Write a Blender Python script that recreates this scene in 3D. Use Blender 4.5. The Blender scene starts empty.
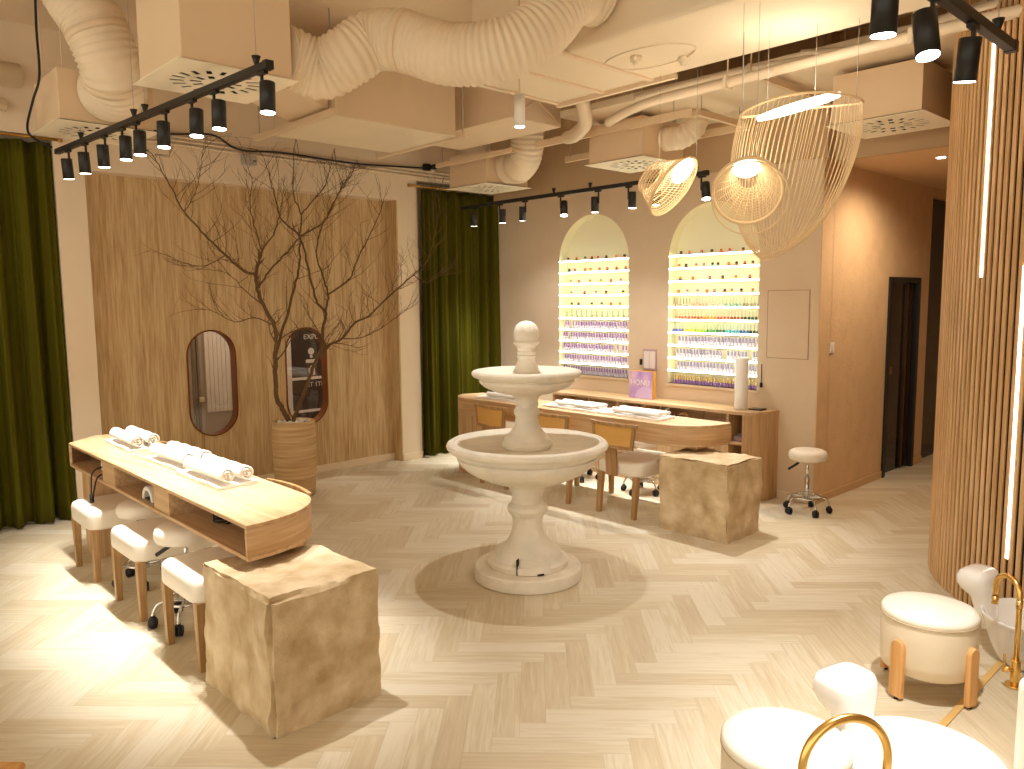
import bpy, bmesh, math, random
from mathutils import Vector, Matrix, noise
from mathutils.geometry import tessellate_polygon
PI = math.pi
random.seed(7)
S = bpy.context.scene
COL = S.collection

# ------------------------------------------------------------------ camera
cd = bpy.data.cameras.new('camera')
cam = bpy.data.objects.new('camera', cd)
COL.objects.link(cam)
R3 = Matrix(((0.685745, -0.072796, 0.724192), (0.727786, 0.080953, -0.68101), (-0.009051, 0.994056, 0.108493)))
cam.matrix_world = Matrix.Translation((0, 0, 1.8)) @ R3.to_4x4()
cd.sensor_width = 36.0
cd.sensor_fit = 'HORIZONTAL'
cd.lens = 27.404
cd.clip_start = 0.02
S.camera = cam

# ------------------------------------------------------------------ world, exposure
w = bpy.data.worlds.new('world')
S.world = w
w.use_nodes = True
bg = w.node_tree.nodes['Background']
bg.inputs[0].default_value = (1.0, 0.92, 0.76, 1)
bg.inputs[1].default_value = 1.4
S.view_settings.view_transform = 'Standard'
S.view_settings.look = 'None'
S.view_settings.exposure = 0.22
S.view_settings.gamma = 1.0
S.view_settings.use_curve_mapping = False
S.cycles.max_bounces = 10
S.cycles.diffuse_bounces = 7
S.cycles.sample_clamp_indirect = 6.0
S.cycles.caustics_reflective = False
S.cycles.caustics_refractive = False
WARM = (1.0, 0.80, 0.58)
COOLW = (1.0, 0.98, 0.94)
SPOT_W = 55.0

# ------------------------------------------------------------------ materials
MATS = {}
def srgb(h):
    v = [int(h[i:i+2], 16) / 255 for i in (0, 2, 4)]
    return tuple(c / 12.92 if c <= .04045 else ((c + .055) / 1.055) ** 2.4 for c in v)
def mat(name, col, rough=.6, metal=0., noise_amt=0., nscale=8., stretch=(1, 1, 1), bump=0., bscale=60., emit=None, estr=0., spec=.5, coat=0., sheen=0., col2=None, detail=6.):
    if name in MATS: return MATS[name]
    m = bpy.data.materials.new(name); m.use_nodes = True
    nt = m.node_tree; N = nt.nodes; L = nt.links
    b = N['Principled BSDF']
    if isinstance(col, str): col = srgb(col)
    b.inputs['Base Color'].default_value = (*col, 1)
    b.inputs['Roughness'].default_value = rough
    b.inputs['Metallic'].default_value = metal
    b.inputs['Specular IOR Level'].default_value = spec
    b.inputs['Coat Weight'].default_value = coat
    b.inputs['Sheen Weight'].default_value = sheen
    if noise_amt or col2 is not None:
        tc = N.new('ShaderNodeTexCoord'); mp = N.new('ShaderNodeMapping'); nz = N.new('ShaderNodeTexNoise'); cr = N.new('ShaderNodeValToRGB')
        mp.inputs['Scale'].default_value = stretch
        nz.inputs['Scale'].default_value = nscale; nz.inputs['Detail'].default_value = detail
        if col2 is None: c2 = tuple(c * (1 - noise_amt) for c in col)
        else: c2 = srgb(col2) if isinstance(col2, str) else col2
        cr.color_ramp.elements[0].position = .3; cr.color_ramp.elements[1].position = .7
        cr.color_ramp.elements[0].color = (*c2, 1); cr.color_ramp.elements[1].color = (*col, 1)
        L.new(tc.outputs['Object'], mp.inputs['Vector']); L.new(mp.outputs[0], nz.inputs['Vector'])
        L.new(nz.outputs['Fac'], cr.inputs[0]); L.new(cr.outputs[0], b.inputs['Base Color'])
    if bump:
        tc = N.new('ShaderNodeTexCoord'); n2 = N.new('ShaderNodeTexNoise'); bp = N.new('ShaderNodeBump')
        n2.inputs['Scale'].default_value = bscale; n2.inputs['Detail'].default_value = 5
        mp2 = N.new('ShaderNodeMapping'); mp2.inputs['Scale'].default_value = stretch
        L.new(tc.outputs['Object'], mp2.inputs['Vector']); L.new(mp2.outputs[0], n2.inputs['Vector'])
        bp.inputs['Strength'].default_value = bump; bp.inputs['Distance'].default_value = .01
        L.new(n2.outputs['Fac'], bp.inputs['Height']); L.new(bp.outputs[0], b.inputs['Normal'])
    if emit is not None:
        b.inputs['Emission Color'].default_value = (*emit, 1); b.inputs['Emission Strength'].default_value = estr
    MATS[name] = m
    return m
def wood(name, c1, c2, axis='z', rough=.5, sc=1.0, c3=None, uv=False):
    """oak: streaks stretched along AXIS plus broader bands and a few dark flecks"""
    if name in MATS: return MATS[name]
    m = bpy.data.materials.new(name); m.use_nodes = True
    nt = m.node_tree; N = nt.nodes; L = nt.links; b = N['Principled BSDF']
    b.inputs['Roughness'].default_value = rough
    tc = N.new('ShaderNodeTexCoord')
    st = {'x': (.06, 1, 1), 'y': (1, .06, 1), 'z': (1, 1, .06)}[axis]
    mp = N.new('ShaderNodeMapping'); mp.inputs['Scale'].default_value = st
    L.new(tc.outputs['UV' if uv else 'Object'], mp.inputs['Vector'])
    n1 = N.new('ShaderNodeTexNoise'); n1.inputs['Scale'].default_value = 45 * sc; n1.inputs['Detail'].default_value = 8; n1.inputs['Distortion'].default_value = .4
    n2 = N.new('ShaderNodeTexNoise'); n2.inputs['Scale'].default_value = 9 * sc; n2.inputs['Detail'].default_value = 4; n2.inputs['Distortion'].default_value = 1.2
    L.new(mp.outputs[0], n1.inputs['Vector']); L.new(mp.outputs[0], n2.inputs['Vector'])
    mx = N.new('ShaderNodeMath'); mx.operation = 'MULTIPLY_ADD'; mx.inputs[1].default_value = .5
    ml = N.new('ShaderNodeMath'); ml.operation = 'MULTIPLY'; ml.inputs[1].default_value = .5
    L.new(n2.outputs['Fac'], ml.inputs[0]); L.new(n1.outputs['Fac'], mx.inputs[0]); L.new(ml.outputs[0], mx.inputs[2])
    cr = N.new('ShaderNodeValToRGB'); e = cr.color_ramp.elements
    e[0].position = .38; e[1].position = .60
    e[0].color = (*srgb(c2), 1); e[1].color = (*srgb(c1), 1)
    if c3:
        k = e.new(.31); k.color = (*srgb(c3), 1)
    L.new(mx.outputs[0], cr.inputs[0]); L.new(cr.outputs[0], b.inputs['Base Color'])
    bp = N.new('ShaderNodeBump'); bp.inputs['Strength'].default_value = .12; bp.inputs['Distance'].default_value = .004
    L.new(n1.outputs['Fac'], bp.inputs['Height']); L.new(bp.outputs[0], b.inputs['Normal'])
    MATS[name] = m
    return m

M_WALLB = mat('wallpaper', 'd9c4a8', .8, noise_amt=.05, nscale=5, stretch=(1, 1, 1.0), bump=.25, bscale=90)
M_WALLA = mat('plaster_wall', 'dfcdb2', .8, noise_amt=.03, nscale=3)
M_WALLC = mat('textured_wallpaper', 'dcb88c', .8, noise_amt=.10, nscale=7, detail=10, bump=.35, bscale=40)
M_BULK = mat('bulkhead_shade_tint', 'c4a884', .8, noise_amt=.04, nscale=4)  # wall colour made browner, weaker light up there put into the base
M_CEIL = mat('ceiling_paint', 'dfcbae', .85, noise_amt=.05, nscale=2.0, bump=.1, bscale=12)
M_SLAB = mat('slab_paint', 'e6d6ba', .8, noise_amt=.07, nscale=1.6, bump=.25, bscale=5)
M_DUCT = mat('duct_paint', 'e0caab', .6, noise_amt=.05, nscale=4)
M_FLEX = mat('flexible_duct_paint', 'e4d2b6', .55, noise_amt=.06, nscale=3)
M_BOX = mat('vent_box_paint', 'dfc6a4', .65, noise_amt=.03, nscale=3)
M_GRILLE = mat('grille_paint', 'f3e8d0', .6)
M_VOID = mat('dark_void', '1a120c', .9)
M_BASE = mat('baseboard_paint', 'e0cdb0', .5)
M_OAKV = wood('oak_vertical', 'ccb084', 'a98859', 'z', .55, 1.5, '7d5e38')
M_OAKT = wood('oak_table', 'cfae86', 'b59066', 'x', .45, 1.0, '94693a')
M_OAKU = wood('oak_apron', 'cfae86', 'b08a5e', 'x', .45, 1.0, '94693a', uv=True)
M_OAKP = wood('oak_panel', 'ccaa80', 'ad895c', 'z', .5, 1.0, '8c6338')
M_CHAIRW = wood('chair_wood', 'b38d60', '94703f', 'z', .45, 1.3)
M_BEECH = wood('beech', 'e0ad70', 'c8904f', 'z', .45, 1.2)
M_SLAT = wood('slat_wood', 'dcb382', 'b98f5c', 'z', .5, 1.2)
M_CANE = mat('cane_webbing', 'e0ac5c', .6, noise_amt=.18, nscale=120, bump=.4, bscale=200)
M_VELVET = mat('green_velvet', '54500c', .9, noise_amt=.25, nscale=6, stretch=(1, 1, .1), spec=.1)
M_STONE = mat('limestone', 'dcc8a6', .85, col2='b0946a', nscale=7, detail=14, bump=1.0, bscale=24)
M_FOUNT = mat('fountain_stone', 'eee6d6', .8, noise_amt=.17, nscale=6, detail=9, bump=.45, bscale=60)
M_LEATH = mat('white_leatherette', 'efe6d6', .35, noise_amt=.03, nscale=6)
M_TOWEL = mat('white_towel', 'f4efe8', .95, bump=.5, bscale=220, sheen=.2)
M_CERAM = mat('white_ceramic', 'f3f1ec', .12, coat=.5)
M_GOLD = mat('polished_gold', 'f0c878', .24, metal=1.)
M_BRASS = mat('brass', 'c99a4a', .3, metal=1.)
M_BRONZE = mat('bronze_rim', '7a4418', .35, metal=.7)
M_CHROME = mat('chrome', 'd8d8d8', .1, metal=1.)
M_BLACK = mat('black_metal', '15120f', .45)
M_RUB = mat('black_rubber', '0d0c0b', .6)
M_CABLE = mat('black_cable', '0c0a08', .6)
M_LENS = mat('lit_lens', 'ffffff', .4, emit=(1, .97, .93), estr=14.)
M_PANEL = mat('lamp_led_panel', 'ffffff', .4, emit=(1, .93, .82), estr=4.5)
M_LED = mat('led_strip', 'ffffff', .4, emit=(.96, 1.0, .80), estr=9.)
M_LEDW = mat('led_line', 'ffffff', .4, emit=(1.0, .90, .78), estr=7.)
M_NICHE = mat('niche_paint', 'efe8c8', .7)
M_ACRYL = mat('white_acrylic', 'f6f6ee', .3)
M_STICK = mat('lamp_veneer', 'f0d6a8', .5, noise_amt=.1, nscale=10)
M_BARK = mat('bark', '6a4d2c', .85, noise_amt=.35, nscale=30, bump=.4, bscale=70)
M_POT = mat('ribbed_pot', 'd0b286', .8, col2='b08d5e', nscale=5, stretch=(.4, .4, 9), bump=.7, bscale=9)
M_PEBBLE = mat('white_pebble', 'e9e2d4', .6)
M_GREY = mat('grey_panel', 'b0a69e', .7)
M_GREYL = mat('pale_grey_panel', 'dcd4cc', .6)
M_DARKSIGN = mat('dark_sign', '2b1c16', .5, noise_amt=.3, nscale=4)
M_WHITEP = mat('white_plastic', 'e9e4da', .4)
M_GREYP = mat('grey_plastic', 'a9a398', .4)
M_LETTER = mat('white_lettering', 'e8e0dc', .6)
M_BLGLASS = mat('black_glass', '0a0706', .08)
M_SOIL = mat('soil', '4a3a2a', .9)

def glass(name, tint=(1, 1, 1)):
    m = bpy.data.materials.new(name); m.use_nodes = True
    nt = m.node_tree; N = nt.nodes; L = nt.links
    for n in list(N):
        if n.type != 'OUTPUT_MATERIAL': N.remove(n)
    o = [n for n in N if n.type == 'OUTPUT_MATERIAL'][0]
    t = N.new('ShaderNodeBsdfTransparent'); t.inputs[0].default_value = (*tint, 1)
    g = N.new('ShaderNodeBsdfGlossy'); g.inputs['Roughness'].default_value = .02
    x = N.new('ShaderNodeMixShader'); x.inputs[0].default_value = .06
    L.new(t.outputs[0], x.inputs[1]); L.new(g.outputs[0], x.inputs[2]); L.new(x.outputs[0], o.inputs[0])
    return m
M_PANE = glass('window_glass', (.86, .84, .82))

# ------------------------------------------------------------------ mesh builder
class MB:
    def __init__(s): s.v = []; s.f = []; s.mi = []; s.sm = []
    def add(s, vs, fs, mi=0, smooth=False):
        o = len(s.v); s.v += [tuple(v) for v in vs]
        for f in fs: s.f.append(tuple(i + o for i in f)); s.mi.append(mi); s.sm.append(smooth)
        return s
    def box(s, x0, x1, y0, y1, z0, z1, mi=0, M=None):
        x0, x1 = min(x0, x1), max(x0, x1); y0, y1 = min(y0, y1), max(y0, y1); z0, z1 = min(z0, z1), max(z0, z1)
        vs = [(x, y, z) for x in (x0, x1) for y in (y0, y1) for z in (z0, z1)]
        if M is not None: vs = [M @ Vector(v) for v in vs]
        return s.add(vs, [(0, 1, 3, 2), (4, 6, 7, 5), (0, 4, 5, 1), (2, 3, 7, 6), (0, 2, 6, 4), (1, 5, 7, 3)], mi)
    def tube(s, pts, r, n=8, closed=False, mi=0, caps=True, smooth=True):
        pts = [Vector(p) for p in pts]; k = len(pts)
        rs = r if isinstance(r, (list, tuple)) else [r] * k
        vs = []; t0 = None; u = None
        for i, p in enumerate(pts):
            if closed: t = pts[(i + 1) % k] - pts[i - 1]
            else: t = pts[min(i + 1, k - 1)] - pts[max(i - 1, 0)]
            if t.length < 1e-9: t = Vector((0, 0, 1))
            t.normalize()
            if u is None:
                a = Vector((0, 0, 1)) if abs(t.z) < .9 else Vector((1, 0, 0))
                u = t.cross(a).normalized()
            else:
                u = (u - t * u.dot(t))
                if u.length < 1e-6: u = t.orthogonal()
                u.normalize()
            v_ = t.cross(u)
            for j in range(n):
                a = 2 * PI * j / n
                vs.append(p + (u * math.cos(a) + v_ * math.sin(a)) * rs[i])
        fs = []
        for i in range(k if closed else k - 1):
            for j in range(n):
                a = i * n + j; b = i * n + (j + 1) % n; c = ((i + 1) % k) * n + (j + 1) % n; d = ((i + 1) % k) * n + j
                fs.append((a, b, c, d))
        if caps and not closed:
            fs.append(tuple(range(n))[::-1]); fs.append(tuple((k - 1) * n + j for j in range(n)))
        return s.add(vs, fs, mi, smooth)
    def cyl(s, p0, p1, r, n=20, mi=0, r1=None):
        return s.tube([p0, p1], [r, r if r1 is None else r1], n, mi=mi)
    def lathe(s, prof, n=48, c=(0, 0, 0), mi=0, smooth=True, mod=None):
        vs = []; fs = []; k = len(prof)
        for r, z in prof:
            for j in range(n):
                a = 2 * PI * j / n
                rr = r if mod is None else r * mod(a, z)
                vs.append((c[0] + rr * math.cos(a), c[1] + rr * math.sin(a), c[2] + z))
        for i in range(k - 1):
            for j in range(n):
                a = i * n + j; b = i * n + (j + 1) % n
                fs.append((a, b, b + n, a + n))
        if prof[0][0] > 1e-6: fs.append(tuple(range(n))[::-1])
        if prof[-1][0] > 1e-6: fs.append(tuple((k - 1) * n + j for j in range(n)))
        return s.add(vs, fs, mi, smooth)
    def prism(s, poly, z0, z1, mi=0, M=None, smooth=False):
        n = len(poly)
        vs = [(x, y, z0) for x, y in poly] + [(x, y, z1) for x, y in poly]
        if M is not None: vs = [M @ Vector(v) for v in vs]
        fs = [tuple(range(n))[::-1], tuple(range(n, 2 * n))] + [(i, (i + 1) % n, n + (i + 1) % n, n + i) for i in range(n)]
        return s.add(vs, fs, mi, smooth)
    def plate(s, outer, holes, to3, thick, mi=0):
        """flat plate with holes: to3(u, v, d) -> point, d = 0 or thick"""
        loops = [outer] + holes
        tris = tessellate_polygon([[Vector((u, v, 0)) for u, v in l] for l in loops])
        flat = [p for l in loops for p in l]; n = len(flat)
        vs = [to3(u, v, 0) for u, v in flat] + [to3(u, v, thick) for u, v in flat]
        fs = [tuple(t) for t in tris] + [tuple(i + n for i in t)[::-1] for t in tris]
        o = 0
        for l in loops:
            for i in range(len(l)):
                a = o + i; b = o + (i + 1) % len(l); fs.append((a, b, b + n, a + n))
            o += len(l)
        return s.add(vs, fs, mi)
    def mesh(s, name, mats, shift=None, fix=True):
        me = bpy.data.meshes.new(name)
        vs = s.v if shift is None else [(v[0] - shift[0], v[1] - shift[1], v[2] - shift[2]) for v in s.v]
        me.from_pydata(vs, [], s.f)
        for m in (mats if isinstance(mats, (list, tuple)) else [mats]): me.materials.append(m)
        me.polygons.foreach_set('material_index', s.mi); me.polygons.foreach_set('use_smooth', s.sm)
        if fix:
            b = bmesh.new(); b.from_mesh(me); bmesh.ops.recalc_face_normals(b, faces=b.faces); b.to_mesh(me); b.free()
        me.update()
        return me
def obj(name, mb, mats, parent=None, loc=None, world=False, bevel=0., seg=2, sharp=None, rot=None):
    """link a mesh as ONE object; world=True: vertices are world coordinates, PARENT sits unrotated at parent.location"""
    sh = tuple(parent.location) if (world and parent is not None) else None
    if world and parent is not None and parent.parent is not None:
        sh = tuple(Vector(parent.location) + Vector(parent.parent.location))
    me = mb if isinstance(mb, bpy.types.Mesh) else mb.mesh(name, mats, sh)
    o = bpy.data.objects.new(name, me); COL.objects.link(o)
    if parent is not None: o.parent = parent
    if loc is not None: o.location = loc
    if rot is not None: o.rotation_euler = rot
    if bevel:
        b = o.modifiers.new('bevel', 'BEVEL'); b.width = bevel; b.segments = seg; b.limit_method = 'ANGLE'; b.angle_limit = math.radians(40)
        b.harden_normals = False
    return o
def tag(o, label, cat, group=None):
    o['label'] = label; o['category'] = cat
    if group: o['group'] = group
    return o
def thing(name, label, cat, loc=(0, 0, 0), rz=0, group=None):
    o = bpy.data.objects.new(name, None); COL.objects.link(o)
    o.location = loc; o.rotation_euler = (0, 0, rz); o.empty_display_size = .1
    return tag(o, label, cat, group)
def struct(name, mb, mats, bevel=0., world=None):
    o = obj(name, mb, mats, bevel=bevel); o['kind'] = 'structure'; return o
def dup(root, loc, rz=0, label=None, group=None, cat=None):
    r = root.copy(); COL.objects.link(r); r.location = loc; r.rotation_euler = (0, 0, rz)
    if label: r['label'] = label
    if group: r['group'] = group
    for ch in list(root.children):
        c = ch.copy(); COL.objects.link(c); c.parent = r
        for g in list(ch.children):
            d = g.copy(); COL.objects.link(d); d.parent = c
    return r
def arc(cx, cy, r, a0, a1, n): return [(cx + r * math.cos(a0 + (a1 - a0) * i / n), cy + r * math.sin(a0 + (a1 - a0) * i / n)) for i in range(n + 1)]
def spline(pts, n=8):
    """Catmull-Rom through points"""
    P = [Vector(p) for p in pts]; out = []
    for i in range(len(P) - 1):
        p0 = P[max(i - 1, 0)]; p1 = P[i]; p2 = P[i + 1]; p3 = P[min(i + 2, len(P) - 1)]
        for k in range(n):
            t = k / n
            out.append(.5 * ((2 * p1) + (p2 - p0) * t + (2 * p0 - 5 * p1 + 4 * p2 - p3) * t * t + (3 * p1 - p0 - 3 * p2 + p3) * t ** 3))
    out.append(P[-1]); return out
ORD = ['first', 'second', 'third', 'fourth', 'fifth', 'sixth', 'seventh', 'eighth', 'ninth', 'tenth', 'eleventh']

# ------------------------------------------------------------------ large structure
ZC = 3.95
# floor: herringbone planks at 45 degrees, laid over a dark joint bed
def floor_mesh():
    W = .112; n = 5; g = .0005; c = math.cos(PI / 4); s_ = math.sin(PI / 4)
    vs = []; fs = []; uv = []; tone = []
    x0, x1, y0, y1 = -7.3, 1.2, -1.6, 10.2
    vs += [(-7.45, -3.2, -.004), (2.6, -3.2, -.004), (2.6, 10.4, -.004), (-7.45, 10.4, -.004)]; fs.append((0, 1, 2, 3)); uv.append(((0, 0),) * 4); tone.append(-1)
    rng = random.Random(3)
    K = 110
    for i in range(-K, K):
        for j in range(-K, K):
            d = (i - j) % (2 * n)
            if d == 0: a = (i, j, i + n, j + 1); hz = True
            elif d == 2 * n - 1: a = (i, j, i + 1, j + n); hz = False
            else: continue
            mx = ((a[0] + a[2]) / 2) * W; my = ((a[1] + a[3]) / 2) * W
            X = mx * c - my * s_ - 3.0; Y = mx * s_ + my * c + 4.0
            if not (x0 - .4 < X < x1 and y0 < Y < y1): continue
            q = [(a[0] * W + g, a[1] * W + g), (a[2] * W - g, a[1] * W + g), (a[2] * W - g, a[3] * W - g), (a[0] * W + g, a[3] * W - g)]
            o = len(vs)
            vs += [(u * c - v * s_ - 3.0, u * s_ + v * c + 4.0, 0) for u, v in q]
            fs.append((o, o + 1, o + 2, o + 3))
            ou, ov = rng.random() * 40, rng.random() * 40
            L_ = n * W
            uv.append(((ou, ov), (ou + L_, ov), (ou + L_, ov + W), (ou, ov + W)) if hz else ((ou, ov + W), (ou, ov), (ou + L_, ov), (ou + L_, ov + W)))
            tone.append(rng.random())
    me = bpy.data.meshes.new('floor'); me.from_pydata(vs, [], fs)
    ul = me.uv_layers.new(name='UVMap'); at = me.attributes.new('plank', 'FLOAT', 'FACE')
    k = 0
    for fi, f in enumerate(fs):
        at.data[fi].value = tone[fi]
        for q in range(4): ul.data[k].uv = uv[fi][q]; k += 1
    m = bpy.data.materials.new('herringbone_planks'); m.use_nodes = True
    nt = m.node_tree; N = nt.nodes; Lk = nt.links; b = N['Principled BSDF']
    b.inputs['Roughness'].default_value = .42
    u = N.new('ShaderNodeUVMap'); mp = N.new('ShaderNodeMapping'); mp.inputs['Scale'].default_value = (1.6, 22, 1)
    nz = N.new('ShaderNodeTexNoise'); nz.inputs['Scale'].default_value = 2.2; nz.inputs['Detail'].default_value = 8; nz.inputs['Distortion'].default_value = .8
    Lk.new(u.outputs[0], mp.inputs[0]); Lk.new(mp.outputs[0], nz.inputs['Vector'])
    av = N.new('ShaderNodeAttribute'); av.attribute_name = 'plank'
    ma = N.new('ShaderNodeMath'); ma.operation = 'MULTIPLY_ADD'; ma.inputs[1].default_value = .32
    m2 = N.new('ShaderNodeMath'); m2.operation = 'MULTIPLY'; m2.inputs[1].default_value = .75
    Lk.new(nz.outputs['Fac'], m2.inputs[0]); Lk.new(av.outputs['Fac'], ma.inputs[0]); Lk.new(m2.outputs[0], ma.inputs[2])
    cr = N.new('ShaderNodeValToRGB'); e = cr.color_ramp.elements
    e[0].position = .28; e[0].color = (*srgb('c2b092'), 1); e[1].position = .66; e[1].color = (*srgb('d6ccb6'), 1)
    k2 = e.new(.48); k2.color = (*srgb('cbbd9f'), 1)
    k3 = e.new(0.0); k3.color = (*srgb('ae9672'), 1)
    Lk.new(ma.outputs[0], cr.inputs[0]); Lk.new(cr.outputs[0], b.inputs['Base Color'])
    me.materials.append(m)
    o = bpy.data.objects.new('floor', me); COL.objects.link(o); o['kind'] = 'structure'
floor_mesh()

# ceiling slab
struct('wall_light_block', MB().box(2.5, 2.6, .4, 10.2, 0, ZC), M_WALLA)  # unseen wall added to keep side world light off the timber wall
struct('ceiling', MB().box(-7.5, 2.6, -3.2, 10.4, ZC, ZC + .1), M_CEIL)
# wall on the timber side
XA, XW, YB = -7.15, -7.30, 6.45
mb = MB()
mb.box(-7.42, XA, -3.2, 0.75, 0, ZC)
mb.box(-7.42, -7.32, 0.75, 1.72, 0, 3.12)
mb.box(-7.42, XA, 1.72, 1.94, 0, 2.885)
mb.box(-7.42, XA, 5.03, 5.30, 0, 2.885)
mb.box(-7.42, -7.32, 5.30, YB + .1, 0, 3.12)
mb.box(-7.42, XA, 1.72, 5.30, 2.885, ZC)
mb.box(-7.42, XA, 0.75, 1.72, 3.12, ZC)
mb.box(-7.42, XA, 5.30, YB + .1, 3.12, ZC)
struct('wall_left', mb, M_WALLA)
def stadium(cy, cz, w_, h, n=14):
    r = w_ / 2
    a = arc(cy, cz + h / 2 - r, r, 0, PI, n); b = arc(cy, cz - h / 2 + r, r, PI, 2 * PI, n)
    return a + b
WIN = [(2.972, 1.035, .46, 1.0), (3.955, 1.03, .46, 1.0)]
mb = MB().plate([(1.94, .075), (5.03, .075), (5.03, 2.885), (1.94, 2.885)], [stadium(*q) for q in WIN], lambda u, v, d: (XW - d, u, v), .1)
struct('wall_oak_panel', mb, M_OAKV)
struct('trim_1', MB().box(XW, XA - .002, 5.012, 5.03, 0, 2.885), M_OAKV)
struct('baseboard_left', MB().box(XW - .1, XW + .012, 1.94, 5.012, 0, .075), M_BASE, .003)
struct('baseboard_stub', MB().box(XA, XA + .012, 5.03, 5.30, 0, .075).box(XA, XA + .012, 1.72, 1.94, 0, .075).box(-7.32, -7.30, .75, 1.72, 0, .09), M_BASE, .003)
for i, q in enumerate(WIN):
    r = bpy.data.objects.new(f'window_{i+1}', None); COL.objects.link(r); r.location = (XW, q[0], q[1]); r['kind'] = 'structure'
    mb = MB(); o_ = stadium(q[0], q[1], q[2] + .012, q[3] + .012); i_ = stadium(q[0], q[1], q[2] - .014, q[3] - .014); n = len(o_)
    vs = []
    for d in (.008, -.1): vs += [(XW + d, y, z) for y, z in o_] + [(XW + d, y, z) for y, z in i_]
    fs = []
    for k in range(n):
        l = (k + 1) % n
        fs += [(k, l, n + l, n + k), (2 * n + k, 3 * n + k, 3 * n + l, 2 * n + l), (n + k, n + l, 3 * n + l, 3 * n + k), (k, 2 * n + k, 2 * n + l, l)]
    mb.add(vs, fs); obj('window_frame', mb, M_BRONZE, r, world=True)
    mb = MB().plate(stadium(q[0], q[1], q[2] - .014, q[3] - .014), [], lambda u, v, d: (XW - .085 - d, u, v), .006)
    obj('window_glass', mb, M_PANE, r, world=True)

# back wall with two arched niches
AR = [(-5.577, .492, .965, 2.205), (-4.098, .488, .955, 2.205)]
def archloop(cx, r, z0, zs, n=28): return [(cx - r, z0), (cx + r, z0)] + arc(cx, zs, r, 0, PI, n)
mb = MB().plate([(-7.32, 0), (-3.05, 0), (-3.05, 2.95), (-7.32, 2.95)], [archloop(*a) for a in AR], lambda u, v, d: (u, YB + d, v), .13)
struct('wall_back', mb, M_WALLB)
struct('wall_back_core', MB().box(-7.32, -3.06, YB + .135, YB + .2, 0, 2.95), M_WALLB)
struct('wall_back_bulkhead', MB().box(-7.32, -3.0, YB - .04, YB + .2, 2.95, ZC), M_BULK)
struct('baseboard_back', MB().box(-3.38, -3.04, YB - .012, YB, 0, .07), M_BASE, .003)
for i, a in enumerate(AR):
    L_ = archloop(*a); n = len(L_); mb = MB()
    vs = [(u, YB + .001, v) for u, v in L_] + [(u, YB + .128, v) for u, v in L_]
    cxx = a[0]
    ins = [(cxx + (u - cxx) * .998, y, v) for u, y, v in vs]
    mb.add(ins, [(k, (k + 1) % n, n + (k + 1) % n, n + k) for k in range(n)] + [tuple(range(n, 2 * n))])
    struct('wall_niche_%d' % (i + 1), mb, M_NICHE)
# corridor wall, its doors and lower ceiling
XC = -3.04
mb = MB().plate([(YB + .21, 0), (7.885, 0), (7.885, 1.985), (8.69, 1.985), (8.69, 0), (8.96, 0), (8.96, 2.83), (10.1, 2.83), (10.1, 2.95), (YB + .21, 2.95)], [], lambda u, v, d: (XC - d, u, v), .12)
mb.box(XC - .0095, XC, YB - .0005, YB + .215, 0, 2.95)
struct('wall_corridor', mb, M_WALLC)
struct('baseboard_corridor', MB().box(XC, XC + .012, YB + .01, 7.885, 0, .07).box(XC, XC + .012, 8.69, 8.96, 0, .07), mat('corridor_baseboard', 'd0aa7c', .6), .003)
d1 = bpy.data.objects.new('door_1', None); COL.objects.link(d1); d1.location = (XC, 8.29, 0); d1['kind'] = 'structure'
mb = MB(); mb.box(XC - .1, XC + .02, 7.885, 7.945, 0, 1.985); mb.box(XC - .1, XC + .02, 8.63, 8.69, 0, 1.985); mb.box(XC - .1, XC + .02, 7.945, 8.63, 1.93, 1.985)
obj('door_frame', mb, M_BLACK, d1, world=True, bevel=.004)
obj('door_leaf', MB().box(XC - .08, XC - .04, 7.945, 8.63, 0.01, 1.93), M_BLGLASS, d1, world=True)
mb = MB(); mb.box(XC - .04, XC - .015, 8.42, 8.46, 0.02, 1.92); mb.box(XC - .04, XC - .015, 8.55, 8.575, 0.02, 1.92)
obj('door_mullion', mb, mat('dark_bronze', '4a3018', .3, metal=.6), d1, world=True)
obj('door_handle', MB().box(XC - .04, XC + .0, 8.0, 8.06, 1.02, 1.09), mat('door_lock_brown', '6b4a30', .4), d1, world=True)
struct('door_2', MB().box(XC - .10, XC - .06, 8.96, 10.1, 0, 2.83), M_BLGLASS)
struct('ceiling_corridor', MB().box(-3.06, 2.4, 6.62, 10.2, 2.93, 3.0), mat('corridor_ceiling', 'dcbc94', .8))
struct('ceiling_lower', MB().box(-4.85, 2.45, 5.17, 6.405, 3.385, 3.44), M_SLAB)
struct('ceiling_bulkhead', MB().box(-3.0, 2.4, 6.55, 6.615, 2.928, ZC), M_BULK)
struct('wall_corridor_end', MB().box(-3.2, 2.4, 10.1, 10.2, 0, 2.93), M_WALLC)
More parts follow.
